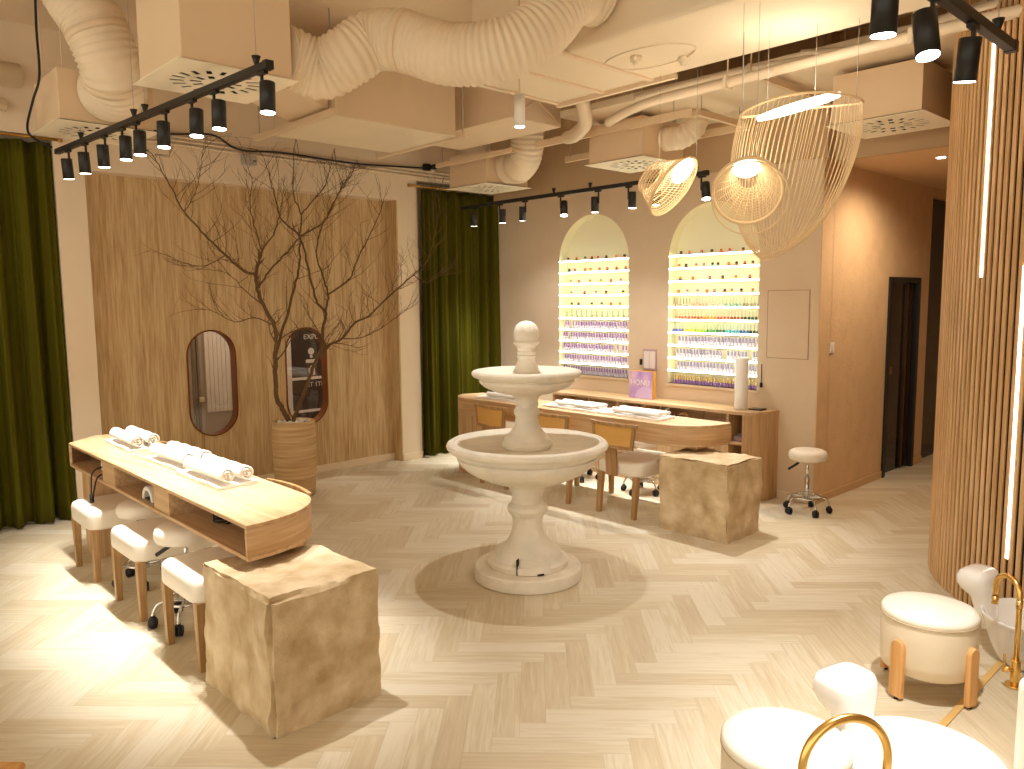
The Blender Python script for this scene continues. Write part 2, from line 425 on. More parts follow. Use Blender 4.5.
# curved slatted wall
CX, CY, CR = -.412, 6.025, 1.471
mb = MB()
a0, a1 = math.radians(-215), math.radians(-40)
n = int((a1 - a0) * CR / .046)
for k in range(n):
    a = a0 + (a1 - a0) * k / n
    M = Matrix.Translation((CX, CY, 0)) @ Matrix.Rotation(a, 4, 'Z')
    mb.box(CR - .045, CR, -.0135, .0135, 0, 3.6, M=M)
o = struct('wall_right', mb, M_SLAT, .002)
vs = [(CX + (CR - .009) * math.cos(a0 + (a1 - a0) * k / 90), CY + (CR - .009) * math.sin(a0 + (a1 - a0) * k / 90)) for k in range(91)]
struct('wall_right_backing', MB().prism(vs, .0, 3.6), mat('black_felt', '0f0b08', .95))
for nm, ang, z0, z1, lb in (('led_line_light', -132.4, 1.90, 3.3, 'upper glowing vertical light line set between the slats of the curved wall'),
                        ('led_line_light', -120.2, .38, 1.95, 'lower glowing vertical light line on the curved slatted wall near the basin')):
    M = Matrix.Translation((CX, CY, 0)) @ Matrix.Rotation(math.radians(ang), 4, 'Z')
    t = thing(nm, lb, 'light', tuple(M @ Vector((CR, 0, z0))))
    obj('diffuser', MB().box(CR - .02, CR + .003, -.009, .009, z0, z1, M=M), M_LEDW, t, world=True)
    obj('end_cap', MB().box(CR - .021, CR + .005, -.011, .011, z0 - .006, z0, M=M), M_BRASS, t, world=True)
# access panel, switch
t = thing('access_panel', 'square flush access panel in the wall beside the arch nearer the corridor', 'panel', (-3.325, YB, 1.56))
obj('panel_leaf', MB().box(-3.515, -3.135, YB - .004, YB + .01, 1.265, 1.855), M_WALLB, t, world=True)
mb = MB()
for q in ((-3.521, -3.515, 1.259, 1.861), (-3.135, -3.129, 1.259, 1.861), (-3.521, -3.129, 1.855, 1.861), (-3.521, -3.129, 1.259, 1.265)): mb.box(q[0], q[1], YB - .005, YB + .008, q[2], q[3])
obj('seam', mb, mat('panel_seam', 'a98a66', .8), t, world=True)
t = thing('light_switch', 'small white light switch on the corridor wall by the corner', 'switch', (XC, 6.69, 1.35))
obj('face_plate', MB().box(XC, XC + .01, 6.65, 6.73, 1.31, 1.40), M_WHITEP, t, world=True, bevel=.003)
obj('rocker', MB().box(XC + .01, XC + .016, 6.665, 6.715, 1.33, 1.38), M_WHITEP, t, world=True, bevel=.002)

# ------------------------------------------------------------------ outside the oval windows
t = thing('service_door', 'grey door with a pale ribbed panel seen through the oval window further from the planter', 'door', (-8.3, 3.35, 0))
obj('door_leaf', MB().box(-8.36, -8.3, 2.2, 4.22, 0, 2.4), M_GREY, t, world=True)
mb = MB()
for k in range(9): mb.box(-8.3, -8.285, 3.30 + k * .045, 3.342 + k * .045, .62, 2.0)
obj('inset_panel', mb, M_GREYL, t, world=True, bevel=.003)
mb = MB(); mb.box(-8.3, -8.27, 3.21, 3.23, 0, 2.3); mb.box(-8.3, -8.27, 3.73, 3.75, 0, 2.3); mb.box(-8.3, -8.27, 3.16, 3.175, 0, 2.3)
obj('stile', mb, mat('grey_stile', '6d625b', .6), t, world=True)
obj('handle', MB().box(-8.29, -8.24, 3.20, 3.26, .74, .80), M_CHROME, t, world=True, bevel=.006)
t = thing('poster_board', 'dark poster board with white lettering seen through the oval window behind the tree', 'sign', (-8.3, 4.85, 0))
obj('board', MB().box(-8.36, -8.3, 4.30, 5.6, 0, 2.6), M_DARKSIGN, t, world=True)
def text(body, loc, size, parent, m, rot, name='lettering', ext=.001, align='CENTER'):
    c = bpy.data.curves.new(name, 'FONT'); c.body = body; c.size = size; c.extrude = ext; c.align_x = align
    c.materials.append(m)
    f_ = bpy.data.objects.new('tmp_text', c); COL.objects.link(f_)
    me = bpy.data.meshes.new_from_object(f_.evaluated_get(bpy.context.evaluated_depsgraph_get())); me.name = name
    bpy.data.objects.remove(f_)
    o = bpy.data.objects.new(name, me); COL.objects.link(o); o.parent = parent
    o.location = Vector(loc) - Vector(parent.location); o.rotation_euler = rot
    return o
RX = (PI / 2, 0, PI / 2)      # faces +x
text('EXPE', (-8.296, 4.56, 1.36), .085, t, M_LETTER, RX)
text('JET 1TBU', (-8.296, 4.62, .80), .075, t, M_LETTER, RX)
mb = MB()
mb.box(-8.3, -8.295, 4.49, 4.64, 1.08, 1.12); mb.box(-8.3, -8.295, 4.545, 4.575, 1.14, 1.17)
mb.prism(arc(0, 0, .04, 0, 2 * PI, 14)[:-1], 0, .004, M=Matrix.Translation((-8.3, 4.56, 1.215)) @ Matrix.Rotation(PI / 2, 4, 'Y'))
mb.box(-8.3, -8.295, 4.52, 4.60, .935, 1.02); mb.box(-8.3, -8.295, 4.545, 4.59, 1.025, 1.045)
obj('pictogram', mb, M_GREYL, t, world=True)
obj('white_band', MB().box(-8.3, -8.294, 4.30, 4.75, .885, .915).box(-8.3, -8.292, 4.30, 4.8, .50, .53), M_LETTER, t, world=True)
mb = MB().prism([(4.535, 1.455), (4.585, 1.455), (4.56, 1.50)], 0, .004, M=Matrix(((0, 0, 1, -8.3), (1, 0, 0, 0), (0, 1, 0, 0), (0, 0, 0, 1))))
obj('red_mark', mb, mat('red_mark', '8c2430', .6), t, world=True)
struct('trim_2', MB().box(-8.36, -8.29, 4.22, 4.30, 0, 2.6), M_GREYL)
t = thing('outside_fill', 'added unseen fill light outside the oval windows above the service door', 'lamp', (-8.2, 3.9, 2.30))  # fixture added only to brighten what shows through the windows
obj('housing', MB().box(-.06, .06, -.6, .395, .0, .05), M_GREYL, t); obj('tube', MB().box(-.03, .03, -.58, .38, -.02, 0), M_LEDW, t)
ol = bpy.data.lights.new('lamp_glow', 'AREA'); ol.shape = 'RECTANGLE'; ol.size = .06; ol.size_y = .9; ol.energy = 26; ol.color = (1, .95, .9)
o = bpy.data.objects.new('lamp_glow', ol); COL.objects.link(o); o.parent = t; o.location = (0, -.1, -.03)
struct('ground_outside', MB().box(-9.0, -7.42, 1.5, 6.5, -.05, 0), M_GREY)

# ------------------------------------------------------------------ curtains
def curtain(y0, y1, xm, z1, amp, waves, label, seed):
    rng = random.Random(seed); n = int((y1 - y0) * 160); nz = 26
    ph = [rng.random() * 6 for _ in range(5)]
    mb = MB(); vs = []
    for layer in (0, 1):
        for j in range(nz + 1):
            f = j / nz; z = .02 + (z1 - .02) * f
            for i in range(n + 1):
                t_ = i / n; y = y0 + (y1 - y0) * t_
                a = amp * (1 - .35 * f)
                ww = waves * 2 * PI * t_
                d = a * (.62 * math.sin(ww + ph[0] + .35 * math.sin(2.3 * f + ph[3])) + .3 * math.sin(1.73 * ww + ph[1] + .5 * f) + .14 * math.sin(4.1 * ww + ph[2]))
                if f > .97: d += .008 * math.sin(i * 1.4)
                vs.append((xm + d - layer * .006, y + .012 * math.sin(ww * 1.3 + ph[4]) * (1 - f), z + (.012 * math.sin(ww + 1) if j == 0 else 0)))
    m = (nz + 1) * (n + 1); fs = []
    for l in (0, 1):
        for j in range(nz):
            for i in range(n):
                a = l * m + j * (n + 1) + i
                fs.append((a, a + 1, a + n + 2, a + n + 1))
    rim = [j * (n + 1) for j in range(nz + 1)]
    for q in range(nz):
        for c0 in (0, n):
            a = q * (n + 1) + c0; b = (q + 1) * (n + 1) + c0; fs.append((a, b, b + m, a + m))
    for i in range(n):
        for r0 in (0, nz * (n + 1)): fs.append((r0 + i, r0 + i + 1, r0 + i + 1 + m, r0 + i + m))
    mb.add(vs, fs, smooth=True)
    return tag(obj('curtain', mb, M_VELVET), label, 'curtain', 'green velvet curtains')
curtain(5.325, 6.435, -7.13, 3.035, .10, 7, 'olive green velvet curtain hanging in the corner beside the back wall', 4)
curtain(.76, 1.715, -7.195, 3.075, .10, 5, 'olive green velvet curtain by the oak panel wall, next to the niche table', 9)
t = thing('curtain_rod', 'brass curtain rod end above the green curtain in the corner', 'curtain rod', (-7.17, 5.18, 3.05))
obj('rod', MB().cyl((-7.13, 5.19, 3.055), (-7.13, 6.43, 3.055), .011, 12), M_BRASS, t, world=True)
obj('finial', MB().cyl((-7.13, 5.17, 3.055), (-7.13, 5.20, 3.055), .017, 12), M_BRASS, t, world=True)
t = thing('curtain_rod', 'brass curtain rod above the green curtain near the towel table', 'curtain rod', (-7.17, 1.74, 3.11))
obj('rod', MB().cyl((-7.15, .78, 3.1), (-7.15, 1.77, 3.1), .011, 12), M_BRASS, t, world=True)
obj('finial', MB().cyl((-7.15, 1.76, 3.1), (-7.15, 1.79, 3.1), .017, 12), M_BRASS, t, world=True)

# ------------------------------------------------------------------ fountain
FX, FY = -3.535, 3.452
t = thing('fountain', 'cream stone two-tier fountain with an egg finial in the middle of the floor', 'fountain', (FX, FY, 0))
def rough(seed, amp): return lambda a, z: 1 + amp * noise.noise(Vector((math.cos(a) * 3 + seed, math.sin(a) * 3, z * 9)))
obj('plinth', MB().lathe([(.335, 0), (.347, .006), (.350, .04), (.347, .078), (.338, .088), (.20, .09)], 72, mod=rough(1, .012)), M_FOUNT, t)
flute = lambda a, z: 1 + .012 * math.cos(26 * a)
ped = [(.255, .088), (.262, .10), (.264, .125), (.250, .140), (.232, .146), (.224, .158), (.219, .176), (.200, .192), (.165, .215), (.135, .240), (.112, .285), (.098, .335), (.096, .375), (.104, .410), (.122, .432), (.132, .452), (.128, .474), (.110, .488), (.102, .500), (.104, .512), (.100, .53), (.104, .56), (.118, .60), (.14, .626)]
obj('pedestal', MB().lathe(ped, 96, mod=lambda a, z: 1 + (.012 * math.cos(26 * a) if (.41 < z < .47 or z > .53) else 0) + .006 * noise.noise(Vector((math.cos(a) * 3, math.sin(a) * 3, z * 8)))), M_FOUNT, t)
# repaired block in the foot, facing the room
mb = MB()
for r0, r1, z0, z1 in ((.20, .269, .092, .140), (.20, .236, .140, .182)):
    a = [math.radians(-58 + 46 * k / 10) for k in range(11)]
    poly = [(r1 * math.cos(q), r1 * math.sin(q)) for q in a] + [(r0 * .8 * math.cos(q), r0 * .8 * math.sin(q)) for q in a[::-1]]
    mb.prism(poly, z0, z1)
obj('foot_block', mb, M_FOUNT, t, bevel=.005)
mb = MB(); a = math.radians(-59.5); M = Matrix.Rotation(a, 4, 'Z'); mb.box(.222, .2665, -.0025, .0025, .093, .19, M=M)
M = Matrix.Rotation(math.radians(-27), 4, 'Z'); mb.box(.24, .2715, -.022, .022, .093, .104, M=M)
obj('crack', mb, M_VOID, t)
bowl = [(.12, .610), (.14, .626), (.20, .632), (.268, .655), (.34, .688), (.395, .722), (.430, .752), (.448, .780), (.452, .800), (.440, .806), (.442, .815), (.470, .824), (.476, .838), (.500, .846), (.514, .858), (.519, .874), (.512, .890), (.498, .899), (.480, .901), (.474, .895), (.462, .897), (.445, .888), (.420, .872), (.36, .858), (.25, .851), (.12, .85)]
obj('lower_bowl', MB().lathe(bowl, 96, mod=rough(4, .008)), M_FOUNT, t)
mid = [(.150, .848), (.162, .862), (.164, .882), (.154, .896), (.150, .912), (.138, .925), (.115, .945), (.095, .975), (.078, 1.015), (.072, 1.045), (.074, 1.06), (.082, 1.075), (.084, 1.09), (.076, 1.105), (.068, 1.118), (.070, 1.13), (.074, 1.14), (.070, 1.15), (.072, 1.165), (.088, 1.188), (.104, 1.200), (.10, 1.205)]
obj('baluster', MB().lathe(mid, 72, mod=lambda a, z: 1 + (.02 * math.cos(20 * a) if z > 1.06 else 0)), M_FOUNT, t)
ub = [(.09, 1.196), (.105, 1.200), (.16, 1.208), (.22, 1.226), (.270, 1.250), (.298, 1.274), (.304, 1.288), (.296, 1.294), (.300, 1.300), (.318, 1.306), (.338, 1.314), (.349, 1.328), (.350, 1.340), (.342, 1.350), (.325, 1.354), (.30, 1.348), (.22, 1.338), (.1, 1.336)]
obj('upper_bowl', MB().lathe(ub, 96, mod=rough(8, .007)), M_FOUNT, t)
fin = [(.080, 1.334), (.084, 1.348), (.078, 1.36), (.066, 1.385), (.056, 1.412), (.053, 1.43), (.060, 1.436), (.060, 1.446), (.054, 1.450), (.060, 1.456), (.060, 1.468), (.055, 1.474), (.057, 1.49), (.064, 1.505), (.082, 1.520), (.084, 1.532), (.076, 1.538), (.076, 1.55), (.080, 1.565), (.081, 1.590), (.074, 1.618), (.060, 1.642), (.038, 1.657), (.016, 1.664), (0, 1.666)]
obj('finial', MB().lathe(fin, 48), M_FOUNT, t)
for ch in t.children: ch.data.set_sharp_from_angle(angle=math.radians(26))

# ------------------------------------------------------------------ rough stone blocks
def rock(name, x0, x1, y0, y1, h, label, seed, dips=()):
    b = bmesh.new(); bmesh.ops.create_cube(b, size=1.0)
    bmesh.ops.subdivide_edges(b, edges=b.edges[:], cuts=44, use_grid_fill=True)
    cx, cy = (x0 + x1) / 2, (y0 + y1) / 2; sx, sy = x1 - x0, y1 - y0
    for v in b.verts:
        p = Vector((v.co.x * sx, v.co.y * sy, (v.co.z + .5) * h))
        q = p + Vector((seed * 3.1, seed * 1.7, seed))
        # big chisel facets: cell noise distance
        c_ = noise.cell(Vector(((q.x + q.z * .5) * 4.3, (q.y - q.z * .35) * 4.3, (q.z + q.x * .3) * 3.7)) + Vector([noise.noise(q * 3)] * 3) * .5)
        fac = noise.noise(q * 2.4) * .014 + noise.noise(q * 7.0) * .014 + noise.noise(q * 19) * .007 + abs(noise.noise(q * 3.7 + Vector((5, 1, 2)))) * -.022 + c_ * .004
        nx = 1 if abs(v.co.x) > .499 else 0; ny = 1 if abs(v.co.y) > .499 else 0
        d = Vector((math.copysign(nx, v.co.x), math.copysign(ny, v.co.y), 0))
        if v.co.z > .499:
            p.z += noise.noise(q * 3.0) * .014 + noise.noise(q * 9) * .009 + noise.noise(q * 24) * .005 + dips[0] * (v.co.x) + dips[1] * v.co.y if dips else noise.noise(q * 3.0) * .016 + noise.noise(q * 9) * .007
            d *= .8
        e = nx + ny + (1 if v.co.z > .499 else 0)
        if e >= 2:
            k = .005 + .035 * max(0, noise.noise(q * 4.5)) + .012 * abs(noise.noise(q * 16))
            p -= Vector((math.copysign(k, v.co.x) if nx else 0, math.copysign(k, v.co.y) if ny else 0, k if v.co.z > .499 else 0))
        p += d * (fac if e < 2 else min(fac, .004))
        if v.co.z < -.499: p.z = 0
        v.co = p
    for f in b.faces: f.smooth = True
    me = bpy.data.meshes.new(name); b.to_mesh(me); b.free(); me.materials.append(M_STONE)
    o = bpy.data.objects.new(name, me); COL.objects.link(o); o.location = (cx, cy, 0)
    m = o.modifiers.new('e', 'EDGE_SPLIT'); m.split_angle = math.radians(28)
    return tag(o, label, 'stone block')
rock('stone_block', -3.60, -2.90, 1.36, 1.90, .585, 'rough hewn tan stone block carrying the end of the table with round stools tucked under', 2, (.015, .0))
rock('stone_block', -3.585, -2.965, 4.93, 5.42, .588, 'rough hewn tan stone block carrying the end of the table with cane chairs', 5, (0, 0))

# ------------------------------------------------------------------ manicure tables
def table_outline(x0, x1, yf, yb, rr, lb):
    """round corner towards yb at the x1 end, gentle bulge at the x0 end; yf side straight"""
    s_ = 1 if yb > yf else -1
    p = [(x0, yf), (x1, yf), (x1, yf + s_ * .03)]
    ry = abs(yb - yf) - .03; rx = rr
    for k in range(1, 17):
        a = PI / 2 * k / 16
        p.append((x1 - rx + rx * math.cos(a), yf + s_ * (.03 + ry * math.sin(a))))
    lx = lb
    p.append((x0 - lx + .30, yb))
    for k in range(1, 13):
        a = PI / 2 * k / 12
        p.append((x0 - lx + .30 - .30 * math.sin(a), yb - s_ * (.25 - .25 * math.cos(a))))
    return p
def table(x0, x1, yf, yb, rr, lb, ztop, label, niches, drawers, px0, px1):
    h = .17
    s_ = 1 if yb > yf else -1
    t = thing('manicure_table', label, 'table', ((x0 + x1) / 2, (yf + yb) / 2, 0))
    o = table_outline(x0, x1, yf, yb, rr, lb)
    obj('table_top', MB().prism(o, ztop - .02, ztop), M_OAKT, t, world=True, bevel=.003)
    obj('bottom_board', MB().prism(o, ztop - h, ztop - h + .02), M_OAKT, t, world=True, bevel=.003)
    # curved back band between the boards
    n = len(o); inn = []
    for i, (x, y) in enumerate(o):
        xm, ym = (o[0][0] + o[1][0]) / 2, yf
        d = Vector((xm - x, (yf + yb) / 2 - y)).normalized()
        inn.append((x + d.x * .02, y + d.y * .02))
    band = list(range(1, n)) + [0]
    vs = []; fs = []
    outer = [o[i] for i in band]
    def inset(i):
        a = Vector(outer[max(i - 1, 0)]); b = Vector(outer[min(i + 1, len(outer) - 1)]); tt = (b - a).normalized()
        nn = Vector((-tt.y, tt.x)) * (1 if s_ > 0 else -1)
        return (outer[i][0] + nn.x * .02, outer[i][1] + nn.y * .02)
    inner = [inset(i) for i in range(len(outer))]
    m = len(outer)
    for z in (ztop - h + .02, ztop - .02):
        vs += [(x, y, z) for x, y in outer] + [(x, y, z) for x, y in inner]
    for i in range(m - 1):
        fs += [(i, i + 1, 2 * m + i + 1, 2 * m + i), (m + i, 3 * m + i, 3 * m + i + 1, m + i + 1)]
    fs += [(0, 2 * m, 3 * m, m), (m - 1, 2 * m - 1, 4 * m - 1, 3 * m - 1)]
    ap = obj('apron', MB().add(vs, fs), M_OAKU, t, world=True)
    acc = [0.0]
    for i in range(m - 1): acc.append(acc[-1] + (Vector(outer[i + 1]) - Vector(outer[i])).length)
    ul = ap.data.uv_layers.new(name='UVMap'); col_ = [i % m for i in range(4 * m)]
    for lp in ap.data.loops: ul.data[lp.index].uv = (acc[col_[lp.vertex_index]], ap.data.vertices[lp.vertex_index].co.z)
    for x in niches: obj('divider', MB().box(x - .009, x + .009, yf + s_ * .003, yb - s_ * .06, ztop - h + .02, ztop - .02), M_OAKT, t, world=True)
    for a, b in drawers:
        d = obj('drawer', MB().box(a + .011, b - .011, yf + s_ * .002, yf + s_ * .02, ztop - h + .022, ztop - .022), M_OAKT, t, world=True, bevel=.002)
    obj('end_panel', MB().box(px0, px1, min(yf + s_ * .06, yb - s_ * .05), max(yf + s_ * .06, yb - s_ * .05), 0, ztop - h), M_OAKP, t, world=True, bevel=.002)
    # spacer standing on the stone
    obj('spacer', MB().box(-3.55, -3.42, min(yf + s_ * .14, yb - s_ * .14), max(yf + s_ * .14, yb - s_ * .14), .606, ztop - h), M_OAKP, t, world=True)
    return t
table(-6.23, -3.31, 1.465, 1.945, .36, .22, .80, 'long oak manicure table with open niches and three chairs pushed under it', [-5.445, -5.214, -4.50, -4.286], [(-5.445, -5.214), (-4.50, -4.286)], -6.18, -5.92)
table(-6.33, -3.30, 5.515, 5.07, .36, .06, .80, 'long oak manicure table in front of the counter with cane chairs along it', [], [], -6.27, -5.90)

# things in the niches of the near table
t = thing('nail_lamp', 'white nail drying lamp with a black arch opening in the table niche', 'nail lamp', (-4.70, 1.56, .652))
mb = MB(); A = arc(0, 0, .085, 0, PI, 14); B = arc(0, 0, .06, 0, PI, 14)
mb.prism(A + B[::-1], -.07, .07, M=Matrix(((1, 0, 0, 0), (0, 0, 1, 0), (0, 1, 0, 0), (0, 0, 0, 1))))
obj('shell', mb, M_WHITEP, t, bevel=.006)
obj('inner_plate', MB().box(-.058, .058, -.06, .06, .002, .01).box(-.05, .05, .04, .06, .01, .05), M_BLACK, t)
t = thing('power_adapter', 'small white box with a dangling black lead in the niche by the green curtain', 'power adapter', (-5.72, 1.60, .652))
obj('case', MB().box(-.08, .06, -.05, .05, 0, .07), M_WHITEP, t, bevel=.012)
obj('lead', MB().tube(spline([(.06, 0, .04), (.10, -.07, .06), (.10, -.148, .03), (.11, -.165, -.08), (.13, -.17, -.13), (.16, -.165, -.09), (.19, -.15, .0), (.2, -.12, .03)]), .005, 6), M_CABLE, t)
obj('plug', MB().cyl((.13, -.172, -.165), (.13, -.17, -.11), .014, 8), M_CABLE, t)
t = thing('handpiece', 'small grey nail drill handpiece beside the white drying lamp', 'tool', (-4.93, 1.58, .653))
obj('body', MB().tube([(0, 0, .014), (.05, .01, .02), (.10, .02, .03), (.13, .03, .05)], [.012, .018, .022, .02], 10), M_GREYP, t)
obj('stand', MB().box(.08, .15, 0, .06, 0, .03), M_BLACK, t, bevel=.005)
t = tag(obj('coiled_cable', MB().tube([(.055 * math.cos(a * .35) * (1 + .08 * math.sin(a)), .04 * math.sin(a * .35), .006 + .006 * a / 8) for a in range(60)], .005, 6), M_CABLE, loc=(-3.95, 1.62, .65)), 'coil of black cable lying in the niche nearest the stone block', 'cable')
t = thing('wall_socket', 'small white socket plate inside the niche next to the stone block', 'socket', (-3.345, 1.49, .70))
obj('plate', MB().box(.0, .012, -.018, .022, -.04, .04), M_WHITEP, t, bevel=.003)
obj('outlet', MB().box(-.002, .0, -.01, .012, -.02, .02), M_GREYP, t)

# ------------------------------------------------------------------ towels
def roll_mesh(L_, r):
    mb = MB(); k = 46; n = 10; prof = []
    for i in range(k):
        a = i / k * 2 * PI * 2.6
        rr = r * (.18 + .82 * i / k)
        prof.append((rr * math.cos(a), rr * math.sin(a) + r))
    out = []
    for i in range(k):
        a = i / k * 2 * PI * 2.6; rr = r * (.18 + .82 * i / k) - r * .2
        out.append((max(rr, .002) * math.cos(a), max(rr, .002) * math.sin(a) + r))
    vs = []; fs = []
    for j in range(n + 1):
        x = -L_ / 2 + L_ * j / n
        wv = 1 + .03 * math.sin(j * 2.1)
        vs += [(x + .006 * math.sin(i * .9), y * wv, z * wv) for i, (y, z) in enumerate(prof)]
        vs += [(x + .006 * math.sin(i * .9), y * wv, z * wv) for i, (y, z) in enumerate(out)]
    m = 2 * k
    for j in range(n):
        for i in range(k - 1):
            a = j * m + i; fs.append((a, a + 1, a + m + 1, a + m)); b = a + k; fs.append((b, b + m, b + m + 1, b + 1))
        a = j * m + k - 1; fs.append((a, a + k, a + k + m, a + m)); a = j * m; fs.append((a, a + m, a + m + k, a + k))
    for j in (0, n):
        for i in range(k - 1):
            a = j * m + i; fs.append((a, a + 1, a + 1 + k, a + k))
    mb.add(vs, fs, smooth=True)
    return mb.mesh('towel_roll', M_TOWEL)
RM = roll_mesh(.50, .047)
def flat_mesh(lx, ly):
    mb = MB(); n = 24; vs = []; fs = []
    for l in (0, 1):
        for i in range(n + 1):
            for j in range(9):
                x = -lx / 2 + lx * i / n; y = -ly / 2 + ly * j / 8
                z = (.018 + .003 * math.sin(x * 21 + y * 9)) if l else 0
                vs.append((x + .004 * math.sin(j * 2), y + .004 * math.sin(i * 1.3), z))
    m = (n + 1) * 9
    for l in (0, 1):
        for i in range(n):
            for j in range(8):
                a = l * m + i * 9 + j; fs.append((a, a + 1, a + 10, a + 9))
    ring = [i * 9 for i in range(n + 1)] + [n * 9 + j for j in range(1, 9)] + [i * 9 + 8 for i in range(n - 1, -1, -1)] + [j for j in range(7, 0, -1)]
    for k in range(len(ring)):
        a, b = ring[k], ring[(k + 1) % len(ring)]; fs.append((a, b, b + m, a + m))
    mb.add(vs, fs, smooth=False); return mb.mesh('folded_towel', M_TOWEL)
FM = flat_mesh(.58, .225); 
FM2 = flat_mesh(.66, .23)
ZT = .80
for i, (x, y, rz, w1, w2) in enumerate([(-5.80, 1.77, -.02, 'beside the curtain end', 0), (-4.93, 1.765, .04, 'in the middle', 0), (-4.33, 1.75, .02, 'nearest the stone block', 0)]):
    tag(obj('folded_towel', FM, None, loc=(x, y, ZT + .001), rot=(0, 0, rz)), f'folded white towel under two rolls on the niche table, {w1}', 'towel', 'folded towels on the niche table')
    for d, nm in ((-.05, 'front'), (.055, 'back')):
        tag(obj('rolled_towel', RM, None, loc=(x + .03 * math.cos(rz) - d * math.sin(rz), y + d, ZT + .019), rot=(0, 0, rz)),
            f'{nm} rolled white towel on the niche table, {w1}', 'towel', 'rolled towels on the niche table')
for i, (x, y, rz, w1) in enumerate([(-5.72, 5.29, .02, 'at the curtain end'), (-4.76, 5.285, -.02, 'behind the fountain bowl'), (-4.08, 5.28, -.02, 'nearest the rounded table end')]):
    tag(obj('folded_towel', FM2, None, loc=(x, y, ZT + .001), rot=(0, 0, rz)), f'folded white towel on the cane chair table, {w1}', 'towel', 'folded towels on the cane chair table')
    for d, nm in ((-.05, 'front'), (.055, 'back')):
        rt = obj('rolled_towel', RM, None, loc=(x + .05, y + d, ZT + .019), rot=(0, 0, rz)); rt.scale = (1, .85, .55)
        tag(rt, f'{nm} white rolled towel on the cane chair table, {w1}', 'towel', 'rolled towels on the cane chair table')

# ------------------------------------------------------------------ seats
# rolling stool
def rolling_stool():
    t = thing('rolling_stool', 'round cream rolling stool with chrome base by the corner of the back wall', 'stool', (-2.975, 6.18, 0), .3)
    obj('seat', MB().lathe([(0, .455), (.14, .455), (.165, .462), (.176, .485), (.176, .508), (.166, .530), (.14, .543), (.07, .549), (0, .55)], 40), M_LEATH, t)
    obj('column', MB().cyl((0, 0, .10), (0, 0, .30), .024, 16).cyl((0, 0, .30), (0, 0, .456), .015, 16), M_CHROME, t)
    l = obj('lever', MB().cyl((.02, 0, .45), (-.09, -.05, .425), .005, 8), M_CHROME, t)
    obj('lever_grip', MB().cyl((-.075, -.042, .43), (-.16, -.085, .375), .011, 8), M_BLACK, l)
    ring = [(.135 * math.cos(2 * PI * k / 40), .135 * math.sin(2 * PI * k / 40), .135) for k in range(40)]
    obj('foot_ring', MB().tube(ring, .008, 8, closed=True), M_CHROME, t)
    for k in range(5):
        a = 2 * PI * k / 5 + .25; c, s_ = math.cos(a), math.sin(a)
        lg = obj('leg', MB().tube(spline([(.02 * c, .02 * s_, .125), (.10 * c, .10 * s_, .135), (.17 * c, .17 * s_, .125), (.20 * c, .20 * s_, .085), (.205 * c, .205 * s_, .055)], 5), .0095, 8), M_CHROME, t)
        px, py = -s_, c
        mb = MB()
        for d in (-.013, .013):
            q = Vector((.205 * c + px * d, .205 * s_ + py * d, .03)); u = Vector((px, py, 0)) * .009
            mb.cyl(q - u, q + u, .029, 16)
        mb.cyl((.205 * c, .205 * s_, .03), (.205 * c, .205 * s_, .066), .014, 8)
        obj('caster', mb, M_RUB, lg)
    return t
RS = rolling_stool()
RS.scale = (.88, .88, .98)
dup(RS, (-5.20, 1.62, .0), 1.9, 'round white rolling stool under the niche table, between the two chairs nearest the curtain')
r2 = dup(RS, (-4.35, 1.57, .0), .35, 'round white rolling stool with black lever under the niche table, closer to its stone block'); r2.scale = (.92, .92, 1.05)
dup(RS, (-4.36, 5.76, 0), .8, 'round white rolling stool behind the cane chair table near the stone block')
dup(RS, (-5.15, 5.78, 0), 1.5, 'round white rolling stool behind the cane chair table, seen past the fountain')

